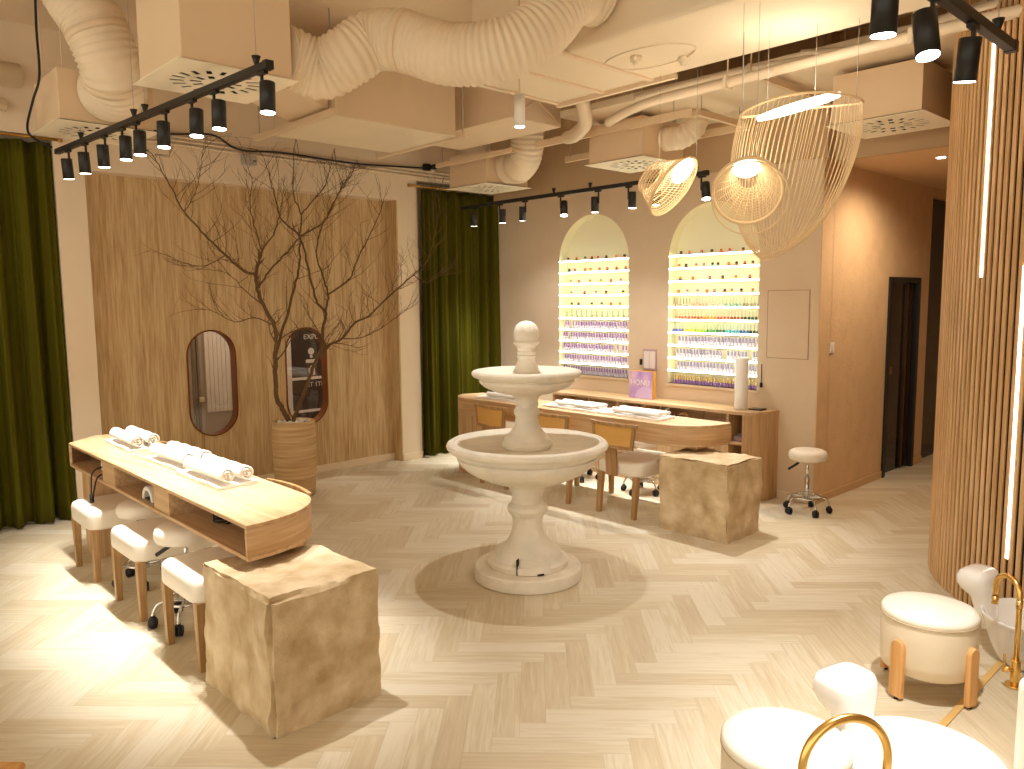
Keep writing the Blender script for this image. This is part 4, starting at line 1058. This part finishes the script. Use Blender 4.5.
row(0, AR[0][2], 26, 'full', lil, 'bottom ledge')
d = .003
def pale(i, n): return [('c5b49a', '9c937c', 'beige'), ('dba58a', 'd8c8b4', 'peach'), ('c9bfa5', 'd0cab4', 'cream'), ('8fb39a', 'c4cdb8', 'mint'), ('9a8f6e', 'c9c3a8', 'olive')][min(4, i * 5 // n)]
def hot(i, n): return [('d9694c', 'd9c9b0', 'coral'), ('b96a44', 'd5c2a6', 'rust'), ('e8913a', 'e0cfb0', 'orange'), ('cf5a44', 'd9c9b0', 'red'), ('8a4a38', 'cdbda6', 'brown'), ('3d4a34', 'c5c2aa', 'dark green')][min(5, i * 6 // n)]
def cool(i, n): return [('6f78b8', 'cfd2cc', 'blue'), ('d8c93a', 'd8d6ae', 'yellow'), ('a5c23c', 'd0d6ae', 'lime'), ('4f9c50', 'c4d2b2', 'green'), ('2f6a48', 'b9c8b0', 'deep green'), ('45aac0', 'c4d6d0', 'turquoise'), ('2e62a0', 'b9c8d0', 'navy blue'), ('26322c', 'b5bdaa', 'black-green')][min(7, i * 8 // n)]
row(1, SH[4] - d, 26, 'thin', pale, 'fifth shelf')
row(1, SH[5] - d, 25, 'thin', hot, 'sixth shelf', xa=.06, xb=.05)
row(1, SH[6] - d, 27, 'thin', cool, 'seventh shelf')
row(1, SH[7] - d, 24, 'full', lil2, 'eighth shelf', xa=.10)
row(1, SH[8] - d, 24, 'full', lil2, 'ninth shelf', skip=(14, 21), xa=.08)
row(1, SH[9] - d, 24, 'full', lil2, 'tenth shelf', xa=.09)
row(1, AR[1][2], 28, 'full', lambda i, n: ('a07ab4', 'd8bd7c', 'tan-capped purple'), 'bottom ledge', xa=.045)

# ------------------------------------------------------------------ ceiling: vent boxes
def vent_box(hh):
    t = thing('vent_box', 'boxed ceiling vent with slotted grille in front of the arches, behind the small bell lamp', 'vent', (-4.49, 5.79, 3.0))
    obj('housing', MB().box(-.30, .30, -.30, .30, .016, hh), M_BOX, t, bevel=.004)
    holes = []
    for ring, (r0, r1, n, off) in enumerate(((.075, .135, 10, .0), (.165, .235, 18, .12))):
        for k in range(n):
            a = 2 * PI * k / n + off; wd = .014 if ring else .017; sk = .35
            hl = []
            for rr, s_ in ((r0, -1), (r1, -1), (r1, 1), (r0, 1)):
                ax = a + sk * (rr - r0)
                hl.append((rr * math.cos(ax) - s_ * wd * math.sin(ax), rr * math.sin(ax) + s_ * wd * math.cos(ax)))
            holes.append(hl)
    obj('grille', MB().plate([(-.33, -.33), (.33, -.33), (.33, .33), (-.33, .33)], holes, lambda u, v, d: (u, v, d), .004), M_GRILLE, t)
    obj('slot_shade', MB().box(-.29, .29, -.29, .29, .010, .0155), M_VOID, t)  # near-black plate standing in for the shade behind the slots
    for sx in (-1, 1):
        for sy in (-1, 1): obj('hanger_rod', MB().cyl((sx * .25, sy * .25, hh), (sx * .25, sy * .25, .95), .004, 6), M_DUCT, t)
    return t
VB = vent_box(.345)
dup(VB, (-6.49, 5.78, 3.0), 0, 'boxed ceiling vent with a slotted grille in the corner above the green curtain')
dup(VB, (-2.29, 5.88, 3.0), 0, 'boxed ceiling vent with a slotted grille by the corridor entrance')
dup(VB, (-6.19, 1.77, 3.0), 0, 'smaller-looking boxed ceiling vent behind the near track light, above the oak wall and curtain')
VT = vent_box(.72)
VT.location = (-4.355, 1.875, 3.0); VT['label'] = 'tall boxed ceiling vent nearest the camera above the niche table'

# flexible corrugated ducts
def flex(name, pts, r, label, pitch=.036, clamp=None, n=28):
    t = thing(name, label, 'duct', tuple(pts[0]))
    sp = spline(pts, 24); Ls = [0]
    for i in range(len(sp) - 1): Ls.append(Ls[-1] + (sp[i + 1] - sp[i]).length)
    tot = Ls[-1]; m = int(tot / pitch * 6); out = []; rr = []; j = 0
    for i in range(m + 1):
        s_ = tot * i / m
        while j < len(Ls) - 2 and Ls[j + 1] < s_: j += 1
        f = (s_ - Ls[j]) / max(1e-9, Ls[j + 1] - Ls[j])
        out.append(sp[j].lerp(sp[j + 1], f)); rr.append(r * (1 + .034 * math.cos(2 * PI * s_ / pitch)))
    obj('hose', MB().tube(out, rr, n), M_FLEX, t, world=True)
    if clamp:
        mb = MB()
        for c in clamp:
            i = int(c * m); p = out[i]; d = (out[min(i + 2, m)] - out[max(i - 2, 0)]).normalized()
            mb.tube([p - d * .022, p - d * .02, p + d * .02, p + d * .022], [r * 1.0, r * 1.045, r * 1.045, r * 1.0], n)
        obj('clamp', mb, M_DUCT, t, world=True)
flex('flexible_duct', [(-5.875, 1.77, 3.22), (-5.82, 1.77, 3.218), (-5.66, 1.76, 3.21), (-5.52, 1.69, 3.31), (-5.53, 1.61, 3.55), (-5.60, 1.53, 3.72), (-5.66, 1.47, 3.945)], .185, 'fat corrugated duct bending down into the vent box above the oak wall', clamp=(.30, .55))
flex('flexible_duct', [(-4.24, 2.212, 3.19), (-4.24, 2.28, 3.185), (-4.18, 2.43, 3.14), (-4.06, 2.54, 3.21), (-3.99, 2.66, 3.30), (-3.83, 2.76, 3.285), (-3.57, 2.90, 3.18), (-3.33, 3.06, 3.18), (-3.20, 3.24, 3.29), (-3.18, 3.44, 3.50), (-3.2, 3.60, 3.58), (-3.2, 3.69, 3.59), (-3.2, 3.74, 3.59)], .165, 'largest corrugated duct sweeping from the tall vent box to the ceiling unit', clamp=(.35,))
flex('flexible_duct', [(-6.178, 5.76, 3.19), (-6.12, 5.758, 3.188), (-5.95, 5.72, 3.17), (-5.78, 5.66, 3.27), (-5.72, 5.62, 3.5), (-5.74, 5.62, 3.945)], .165, 'corrugated duct dropping into the vent box in the curtain corner', clamp=(.2,))
flex('flexible_duct', [(-4.178, 5.80, 3.18), (-4.13, 5.80, 3.18), (-4.02, 5.83, 3.185), (-3.93, 5.87, 3.26), (-3.91, 5.88, 3.38)], .10, 'short corrugated duct behind the vent box above the fountain')

# air handling units, pipes, rails
t = thing('ceiling_unit', 'long beige air handling duct unit running across the ceiling over the fountain', 'duct unit', (-1.8, 4.25, 3.35))
obj('casing', MB().box(-4.42, 1.2, 3.78, 4.70, 3.35, ZC - .002), M_SLAB, t, world=True, bevel=.03, seg=3)
mb = MB()
for x in (-4.40, -3.95, -3.5): mb.box(x - .02, x + .02, 3.72, 4.76, 3.335, 3.352)
mb.box(-4.43, -3.3, 4.68, 4.72, 3.32, 3.352)
obj('flange', mb, M_DUCT, t, world=True, bevel=.002)
mb = MB()
for x, y in ((-3.25, 4.18), (-3.05, 4.42)): mb.cyl((x, y, 3.32), (x, y, 3.36), .035, 12).cyl((x, y, 3.30), (x, y, 3.33), .02, 10)
mb.tube([(-3.2 + .33 * math.cos(a), 4.25 + .2 * math.sin(a), 3.347) for a in [2 * PI * k / 30 for k in range(30)]], .006, 6, closed=True)
obj('service_cap', mb, M_SLAB, t, world=True)
t = thing('duct_unit', 'rectangular beige duct unit with a pale underside hung above the potted tree', 'duct unit', (-5.85, 3.8, 3.2))
obj('casing', MB().box(-6.34, -5.36, 3.22, 4.40, 3.212, 3.62), M_DUCT, t, world=True, bevel=.004)
obj('underside', MB().box(-6.34, -5.36, 3.22, 4.40, 3.20, 3.211), M_SLAB, t, world=True)
mb = MB()
for y in (3.16, 4.43): obj('support_rail', MB().box(-6.6, -5.25, y - .02, y + .02, 3.185, 3.23), M_DUCT, t, world=True, bevel=.002)
for x in (-6.5, -5.30):
    for y in (3.16, 4.43): obj('hanger_rod', MB().cyl((x, y, 3.2), (x, y, ZC), .006, 6), M_GREYP, t, world=True)
t = thing('duct_elbow', 'flared rectangular duct joining the tall vent box side to the hung duct unit', 'duct', (-5.3, 2.8, 3.3))
vs = [(-5.20, 2.25, 3.22), (-4.6, 2.25, 3.22), (-4.6, 2.25, 3.5), (-5.20, 2.25, 3.5), (-6.0, 3.19, 3.25), (-5.4, 3.19, 3.25), (-5.4, 3.19, 3.58), (-6.0, 3.19, 3.58)]
obj('duct_body', MB().add(vs, [(0, 3, 2, 1), (4, 5, 6, 7), (0, 1, 5, 4), (1, 2, 6, 5), (2, 3, 7, 6), (3, 0, 4, 7)]), M_DUCT, t, world=True, bevel=.004)
obj('flange', MB().box(-6.03, -5.37, 3.191, 3.217, 3.235, 3.6), M_BOX, t, world=True)
t = thing('duct_unit', 'second rectangular duct between the hung unit and the curtain corner vent', 'duct unit', (-5.6, 4.85, 3.3))
obj('casing', MB().box(-6.3, -4.9, 4.62, 5.24, 3.32, 3.7), M_DUCT, t, world=True, bevel=.004)
obj('cross_brace', MB().cyl((-4.895, 4.64, 3.34), (-4.895, 5.22, 3.68), .006, 6).cyl((-4.895, 5.22, 3.34), (-4.895, 4.64, 3.68), .006, 6), M_BOX, t, world=True)
def pipe(pts, r, m, label, name='ceiling_pipe', cat='pipe', clips=()):
    t = thing(name, label, cat, tuple(pts[0]))
    obj('tube', MB().tube(spline(pts, 8) if len(pts) > 2 else pts, r, 12), m, t, world=True)
    if clips:
        for p in clips:
            p = Vector(p); obj('hanger', MB().cyl(p, (p.x, p.y, ZC), .005, 6).box(p.x - .012, p.x + .012, p.y - r * 1.3, p.y + r * 1.3, p.z - r * 1.3, p.z + r * 1.2), m, t, world=True)
pipe([(-4.15, 4.98, 3.20), (-3.7, 4.88, 3.25), (-3.0, 4.87, 3.26), (-1.6, 4.85, 3.27), (.3, 4.85, 3.27)], .035, M_FLEX, 'thick beige pipe running beside the long ceiling unit', clips=[(-3.0, 4.87, 3.26), (-1.8, 4.86, 3.27)])
pipe([(-3.9, 5.02, 3.36), (-2.9, 5.0, 3.36), (-2.1, 4.98, 3.30), (-1.5, 4.95, 3.37), (.3, 4.95, 3.36)], .022, M_FLEX, 'thin beige pipe sagging behind the thick ceiling pipe', clips=[(-2.9, 5.0, 3.36)])
pipe([(-2.6, 5.12, 3.42), (-2.0, 5.08, 3.33), (-1.4, 5.03, 3.42), (.2, 5.02, 3.44)], .018, M_FLEX, 'thinnest beige conduit drooping by the corridor vent box')
pipe([(-4.95, 5.38, 3.26), (-4.7, 5.2, 3.22), (-4.45, 5.05, 3.26), (-4.35, 4.9, 3.40), (-4.3, 4.8, 3.5)], .06, M_FLEX, 'curved beige drain pipe joint at the end of the long ceiling unit')
pipe([(-7.06, -1.5, 3.30), (-7.06, 1.40, 3.30)], .05, M_CEIL, 'thick beige pipe along the wall above the near curtain')
pipe([(-7.02, -1.5, 3.52), (-7.02, 1.5, 3.52)], .09, M_CEIL, 'thickest beige pipe high on the wall above the near curtain')
for k, (z, y0) in enumerate(((3.235, 2.15), (3.20, 2.3), (3.165, 2.2))):
    pipe([(-7.135, y0, z + .02), (-7.135, 4.0, z), (-7.135, 6.4, z - .01)], .0125, M_WALLA, f'{["upper", "middle", "lower"][k]} of three thin conduits along the wall over the oak panel', 'wall_conduit', 'conduit')
pipe([(-7.12, 2.2, 3.32), (-7.11, 2.6, 3.26), (-7.11, 3.0, 3.30), (-7.11, 3.25, 3.20), (-7.105, 3.7, 3.222), (-7.115, 4.5, 3.212), (-7.11, 5.4, 3.26)], .009, M_CABLE, 'black cable strung along the conduits above the oak panel', 'wall_cable', 'cable')
pipe([(-6.0, 1.41, ZC - .01), (-6.01, 1.40, 3.6), (-6.02, 1.40, 3.30), (-6.1, 1.37, 3.15), (-6.35, 1.38, 3.02), (-6.52, 1.45, 2.98), (-6.54, 1.57, 2.93)], .008, M_CABLE, 'black feed cable curling down to the end of the near track', 'track_cable', 'cable')
t = thing('junction_box', 'pale grey junction box fixed below the conduits over the oak panel', 'junction box', (XA, 3.345, 3.115))
obj('box', MB().box(XA, XA + .06, 3.275, 3.41, 3.07, 3.16), M_GREYP, t, world=True, bevel=.006)
obj('label_plate', MB().box(XA + .06, XA + .062, 3.37, 3.405, 3.105, 3.115), M_BLACK, t, world=True)
t = thing('wall_sensor', 'small black and white sensor on the wall above the curtain rod end', 'sensor', (XA, 5.45, 3.27))
obj('body', MB().box(XA, XA + .06, 5.38, 5.46, 3.235, 3.31), M_BLACK, t, world=True, bevel=.01)
obj('head', MB().cyl((XA + .03, 5.50, 3.28), (XA + .09, 5.50, 3.28), .03, 14), M_BLACK, t, world=True)
obj('face', MB().box(XA, XA + .05, 5.47, 5.52, 3.235, 3.255), M_WHITEP, t, world=True)
def rail(a, b, label, sz=.03):
    a, b = Vector(a), Vector(b); t = thing('mounting_rail', label, 'rail', tuple(a), 0)
    mb = MB()
    if abs(b.x - a.x) > abs(b.y - a.y):
        mb.box(a.x, b.x, a.y - .003, a.y + .003, a.z - sz, a.z + sz); mb.box(a.x, b.x, a.y, a.y + .035, a.z - sz, a.z - sz + .005)
    else:
        mb.box(a.x - .003, a.x + .003, a.y, b.y, a.z - sz, a.z + sz); mb.box(a.x, a.x + .035, a.y, b.y, a.z - sz, a.z - sz + .005)
    obj('angle', mb, M_BOX, t, world=True)
    for f in (.1, .9): p = a.lerp(b, f); obj('hanger_rod', MB().cyl(p, (p.x, p.y, ZC), .004, 6), M_GREYP, t, world=True)
rail((-5.35, 5.36, 3.25), (-3.61, 5.36, 3.25), 'long angle rail in front of the vent box above the small bell lamp')
rail((-5.70, 6.15, 3.25), (-4.90, 6.15, 3.25), 'angle rail between the two vent boxes near the back wall')
rail((-4.13, 6.15, 3.25), (-3.60, 6.15, 3.25), 'short angle rail on the corridor side of the vent box above the bell lamp')
rail((-3.60, 5.40, 3.252), (-3.60, 6.11, 3.252), 'crosswise angle rail joining two rails near the hanging lamps')
rail((-6.80, 5.30, 3.235), (-5.60, 5.30, 3.235), 'angle rail crossing in front of the vent box in the curtain corner', .022)
rail((-6.98, .3, 3.78), (-5.6, .3, 3.78), 'slim angle rail high in the near ceiling corner')
rail((-2.95, 5.2, 3.35), (-2.95, 6.3, 3.35), 'angle rail under the pale ceiling behind the large hanging lamp')

# ------------------------------------------------------------------ track lights
def track(a, b, label, wires=(.1, .45, .92)):
    a, b = Vector(a), Vector(b); d = (b - a).normalized(); t = thing('light_track', label, 'light track', tuple(a))
    px = d.cross(Vector((0, 0, 1)))
    def bar(h, w_, z0):
        mb = MB(); vs = []
        for p in (a, b):
            for sx, sz in ((-1, 0), (1, 0), (1, 1), (-1, 1)): vs.append(p + px * sx * w_ + Vector((0, 0, z0 + sz * h)))
        return mb.add(vs, [(3, 2, 1, 0), (4, 5, 6, 7), (0, 1, 5, 4), (1, 2, 6, 5), (2, 3, 7, 6), (3, 0, 4, 7)])
    obj('rail', bar(.035, .018, -.0175), M_BLACK, t, world=True, bevel=.002)
    for f in wires:
        zt = ZC
        if isinstance(f, tuple): f, zt = f
        p = a.lerp(b, f) + Vector((0, 0, .0175))
        obj('suspension_cone', MB().tube([p, p + Vector((0, 0, .045))], [.008, .022], 12), M_BLACK, t, world=True)
        obj('suspension_wire', MB().cyl(p + Vector((0, 0, .04)), (p.x, p.y, zt), .0018, 5), M_GREYP, t, world=True)
    obj('end_cap', MB().box(-.02, .02, -.02, .02, -.02, .02, M=Matrix.Translation(b)), M_BLACK, t, world=True)
def spot_proto():
    t = thing('track_spotlight', 'spot', 'spotlight', (0, 0, 0))
    obj('adapter', MB().box(-.035, .035, -.012, .012, -.034, -.0178), M_BLACK, t, bevel=.002)
    obj('bracket', MB().box(.0, .012, -.006, .006, -.13, -.03).box(-.04, .012, -.006, .006, -.135, -.125), M_BLACK, t, bevel=.001)
    b = obj('can', MB().lathe([(.033, -.069), (.036, -.070), (.036, .070), (.034, .072), (.0, .072)], 24), M_BLACK, t, loc=(-.038, 0, -.145))
    obj('lens', MB().lathe([(0, -.0715), (.0335, -.0715), (.0335, -.066), (0, -.066)], 20), M_LENS, b)
    return t
LD = {}
def light(power, size, blend, soft, colr):
    k = (power, size, blend, soft, colr)
    if k not in LD:
        l = bpy.data.lights.new('spot_beam', 'SPOT'); l.energy = power; l.spot_size = math.radians(size); l.spot_blend = blend; l.shadow_soft_size = soft; l.color = colr; LD[k] = l
    return LD[k]
SPROTO = spot_proto()
first = [True]
def spot(p, rz, tilt, taxis, label, power=SPOT_W, size=72, colr=COOLW, on=True):
    """can tilted TILT about the horizontal axis at angle TAXIS"""
    if first[0]: t = SPROTO; t.location = p; t.rotation_euler = (0, 0, rz); t['label'] = label; first[0] = False
    else: t = dup(SPROTO, p, rz, label)
    for ch in t.children:
        if ch.name.startswith('can'):
            ch.rotation_euler = (Matrix.Rotation(tilt, 3, Vector((math.cos(taxis - rz), math.sin(taxis - rz), 0)))).to_euler()
            o = bpy.data.objects.new('spot_beam', light(power, size, .75, .03, colr)); COL.objects.link(o); o.parent = ch; o.location = (0, 0, -.076)
            if not on: o.data = light(power * .3, size, .75, .03, colr)
NTH = ['first', 'second', 'third', 'fourth', 'fifth', 'sixth', 'seventh', 'eighth', 'ninth']
A_, B_ = Vector((-6.524, 1.595, 2.90)), Vector((-3.532, 1.773, 2.90))
track(A_, B_, 'black light track hung over the niche table, crossing below the near vent boxes', ((.17, 2.999), .475, .53, .965))
TL = [(.08, .12), (.193, .08), (.31, .05), (.41, -.04), (.483, -.06), (.621, -.06), (.735, -.08), (.82, -.05), (.982, -.08)]
for i, (f, tl) in enumerate(TL):
    spot(A_.lerp(B_, f), (0 if i in (0, 1, 2, 5) else PI) + .06, tl, .82, f'black spotlight, {NTH[i]} from the curtain end of the track over the niche table', power=84, size=47)
A_, B_ = Vector((-6.829, 5.680, 2.82)), Vector((-3.677, 5.672, 2.82))
track(A_, B_, 'black light track hung over the cane chair table in front of the lit arches', (.45, .60, .97))
TM = [(.076, .12), (.2, .08), (.321, .2), (.481, -.28), (.631, .05), (.746, .0), (.854, .0), (.988, -.3)]
for i, (f, tl) in enumerate(TM):
    spot(A_.lerp(B_, f), PI if i % 2 else 0, tl, .82, f'black spotlight, {NTH[i]} from the curtain end of the track over the cane chair table', power=(40 if i in (2, 4, 6) else 62), size=(116 if i in (2, 4, 6) else 58))
A_, B_ = Vector((-.95, 1.35, 2.75)), Vector((-.95, 3.55, 2.75))
track(A_, B_, 'black light track over the pedicure basins, leaving the view at the top edge')
for i, (y, tl) in enumerate(((2.39, .05), (2.71, -.25), (3.10, .17))):
    spot(Vector((-.95, y, 2.75)), PI / 2, tl, .82, f'large black spotlight over the pedicure basins, {["nearest the camera", "middle one, tilted", "closest to the slatted wall"][i]}', power=(44, 44, 120)[i], size=(66, 66, 104)[i])
t = thing('pendant_spotlight', 'slim white cylinder downlight hung above the fountain', 'spotlight', (-3.64, 3.51, 2.88))
obj('can', MB().lathe([(.030, .002), (.034, 0), (.034, .195), (.0, .196)], 24), M_WHITEP, t)
obj('lens', MB().lathe([(0, -.001), (.032, -.001), (.032, .004), (0, .004)], 20), M_LENS, t)
obj('stem', MB().cyl((0, 0, .195), (0, 0, ZC - 2.88), .006, 8), M_DUCT, t)
o = bpy.data.objects.new('spot_beam', light(88, 110, .6, .03, COOLW)); COL.objects.link(o); o.parent = t; o.location = (0, 0, -.006)
t = thing('recessed_downlight', 'small round recessed downlight in the corridor ceiling', 'downlight', (-2.354, 7.07, 2.93))
obj('ring', MB().lathe([(.035, -.004), (.05, -.004), (.05, .0), (.035, .0)], 24), M_WHITEP, t)
obj('lens', MB().lathe([(0, -.008), (.034, -.008), (.034, -.001), (0, -.001)], 20), M_LENS, t)
o = bpy.data.objects.new('spot_beam', light(110, 165, .8, .04, WARM)); COL.objects.link(o); o.parent = t; o.location = (0, 0, -.016)

# ------------------------------------------------------------------ hanging veneer-strand lamps
VR = Vector((.6857, .7278, -.009)); VU = Vector((-.0728, .081, .994)); VBk = Vector((.7242, -.681, .1085))
def face(base):
    global VR, VU, VBk
    VBk = (Vector((0, 0, 1.8)) - Vector(base)).normalized(); VR = Vector((0, 0, 1)).cross(VBk).normalized(); VU = VBk.cross(VR)
def P3(a, b, c): return VR * a + VU * b + VBk * c
def strand_lamp(base, label, strands, rings, panel, hang, r=.0026, glow=7):
    t = thing('strand_lamp', label, 'pendant lamp', base)
    mb = MB()
    for s_ in strands: mb.tube(s_, r, 4, caps=False)
    for ring_, rr in rings:
        if rr <= .0036: mb.tube(ring_, rr, 5, closed=True)
    obj('strand_shade', mb, M_STICK, t)
    for ring_, rr in rings:
        if rr > .0036: obj('hoop', MB().tube(ring_, rr, 6, closed=True), M_STICK, t)
    c, nrm, pr_ = panel; nrm = nrm.normalized(); u = nrm.orthogonal().normalized(); v = nrm.cross(u)
    if len(pr_) == 3: u, v, pr_ = pr_[0].normalized(), None, pr_[1:]; v = nrm.cross(u)
    n = 28; vs = []
    for d in (-.008, .008):
        vs += [c + nrm * d + u * pr_[0] * math.cos(2 * PI * k / n) + v * pr_[1] * math.sin(2 * PI * k / n) for k in range(n)]
    fs = [tuple(range(n))[::-1], tuple(range(n, 2 * n))] + [(k, (k + 1) % n, n + (k + 1) % n, n + k) for k in range(n)]
    obj('led_panel', MB().add(vs, fs), M_PANEL, t)
    gl = bpy.data.lights.new('lamp_glow', 'POINT'); gl.energy = glow; gl.color = (1, .86, .66); gl.shadow_soft_size = .07
    o = bpy.data.objects.new('lamp_glow', gl); COL.objects.link(o); o.parent = t; o.location = c - nrm * .03
    for h in hang: obj('suspension_wire', MB().cyl(h, (h.x, h.y, ZC - base[2]), .0015, 5), M_GREYP, t)
def circ(c, u, v, ru, rv, n=48): return [c + u * ru * math.cos(2 * PI * k / n) + v * rv * math.sin(2 * PI * k / n) for k in range(n)]
# small tilted bell
base = (-3.307, 4.70, 2.58); face(base)
Ld = P3(.60, .80, 0); Nd = (P3(.80, -.60, 0) * .92 + P3(0, 0, .40)).normalized(); Md = Ld.cross(Nd).normalized()
c0 = Vector((0, 0, 0)); c1 = P3(-.17, .075, -.02)
st = []
for k in range(56):
    a = 2 * PI * k / 56
    p = c0 + Ld * .235 * math.cos(a) + Md * .235 * math.sin(a); q = c1 + Ld * .115 * math.cos(a + .9) + Md * .115 * math.sin(a + .9)
    m_ = (p + q) / 2 + (c0 - c1) * -.12
    st.append([p, p.lerp(m_, .5) * .98 + q * .02, m_, q.lerp(m_, .5), q])
rings = [(circ(c0, Ld, Md, .235, .235), .006), (circ(c1, Ld, Md, .115, .115), .005)]
for f in (.04, .08, .13, .2, .3, .42, .56, .72, .88):
    c = c0.lerp(c1, f); rr = .235 * (1 - f) ** 1.15 + .115 * (1 - (1 - f) ** 1.15); rings.append((circ(c, Ld, Md, rr, rr), .0035))
strand_lamp(base, 'small tilted bell-shaped lamp of pale veneer strands in front of the track by the arches', st, rings, (Ld * .125 - Nd * .02, Nd, (Ld, .10, .12)), [Ld * .25, c1 + Ld * .11], r=.0025)
# round one seen end-on
base = (-2.27, 3.91, 2.374); face(base)
Nd = P3(.05, -.10, .99).normalized(); Ld = P3(1, 0, -.05).normalized(); Md = Nd.cross(Ld).normalized()
c1 = P3(0, .085, -.24); st = []; rings = [(circ(c0, Ld, Md, .215, .205), .009), (circ(P3(.015, -.045, .05), Ld, Md, .235, .225), .004)]
for k in range(13):
    f = (k + 1) / 13; rr = .21 * (1 - f) + .07 * f; rings.append((circ(c0.lerp(c1, f ** 1.3), Ld, Md, rr, rr * .98), .0029))
for k in range(22):
    a = 2 * PI * k / 22
    p = Ld * .21 * math.cos(a) + Md * .205 * math.sin(a); q = c1 + Ld * .07 * math.cos(a + .4) + Md * .07 * math.sin(a + .4); st.append([p, (p + q) / 2 - Nd * .02, q])
for k in range(11):
    x = -.12 + .24 * k / 10; st.append([P3(x * .5, .15, -.05), P3(x * .9, .02, .0), P3(x, -.19 + abs(x) * .3, -.01)])
st = [[Vector(q) * .85 for q in l] for l in st]; rings = [([q * .85 for q in l], r_) for l, r_ in rings]
strand_lamp(base, 'round drum-like lamp of veneer strands hung in front of the large twisted lamp', st, rings, (P3(-.01, .127, -.025), P3(0, -.5, .86), (Ld, .072, .06)), [P3(-.04, .17, 0), P3(.04, .17, 0)], r=.0022)
# large twisted shell
base = (-2.255, 4.42, 2.90); face(base)
st = []; N_ = 70
def Apt(a):
    c, s_ = math.cos(a), math.sin(a)
    return P3(.335 * c + .01, .012 * c + .030 * s_ - .035 * (1 - c * c) * 0 + .055 * (1 - c * c) * (1 if s_ > 0 else .55) - .02, .26 * s_)
def Bpt(a):
    c, s_ = math.cos(a), math.sin(a)
    return P3(-.115 + .075 * c + .06 * max(0, c), -.865 + .02 * c + .05 * max(0, c), .10 * s_)
for k in range(N_):
    a = 2 * PI * k / N_
    p = Apt(a); q = Bpt(a + .22); c, s_ = math.cos(a), math.sin(a); left = (1 - c) / 2; pts = []
    m1 = p.lerp(q, .38) + P3(-.16 * left + .16 * (1 - left) ** 2, .02, .20 * s_); m2 = p.lerp(q, .80) + P3(-.15 * left + .13 * (1 - left) ** 2, -.05, .14 * s_)
    for i in range(15):
        f = i / 14; pts.append(p * (1 - f) ** 3 + m1 * 3 * f * (1 - f) ** 2 + m2 * 3 * f * f * (1 - f) + q * f ** 3)
    st.append(pts)
rings = [([Apt(2 * PI * k / 64) for k in range(64)], .007), ([Bpt(2 * PI * k / 48) for k in range(48)], .004)]
strand_lamp(base, 'large twisted shell lamp of long veneer strands with a glowing rim by the corridor', st, rings, (P3(.0, -.004, -.02), P3(.20, -.965, .22), (P3(1, .22, 0), .235, .10)), [P3(-.31, 0, 0), P3(-.17, .02, 0), P3(.09, .03, 0), P3(.31, .01, 0)], r=.0025)
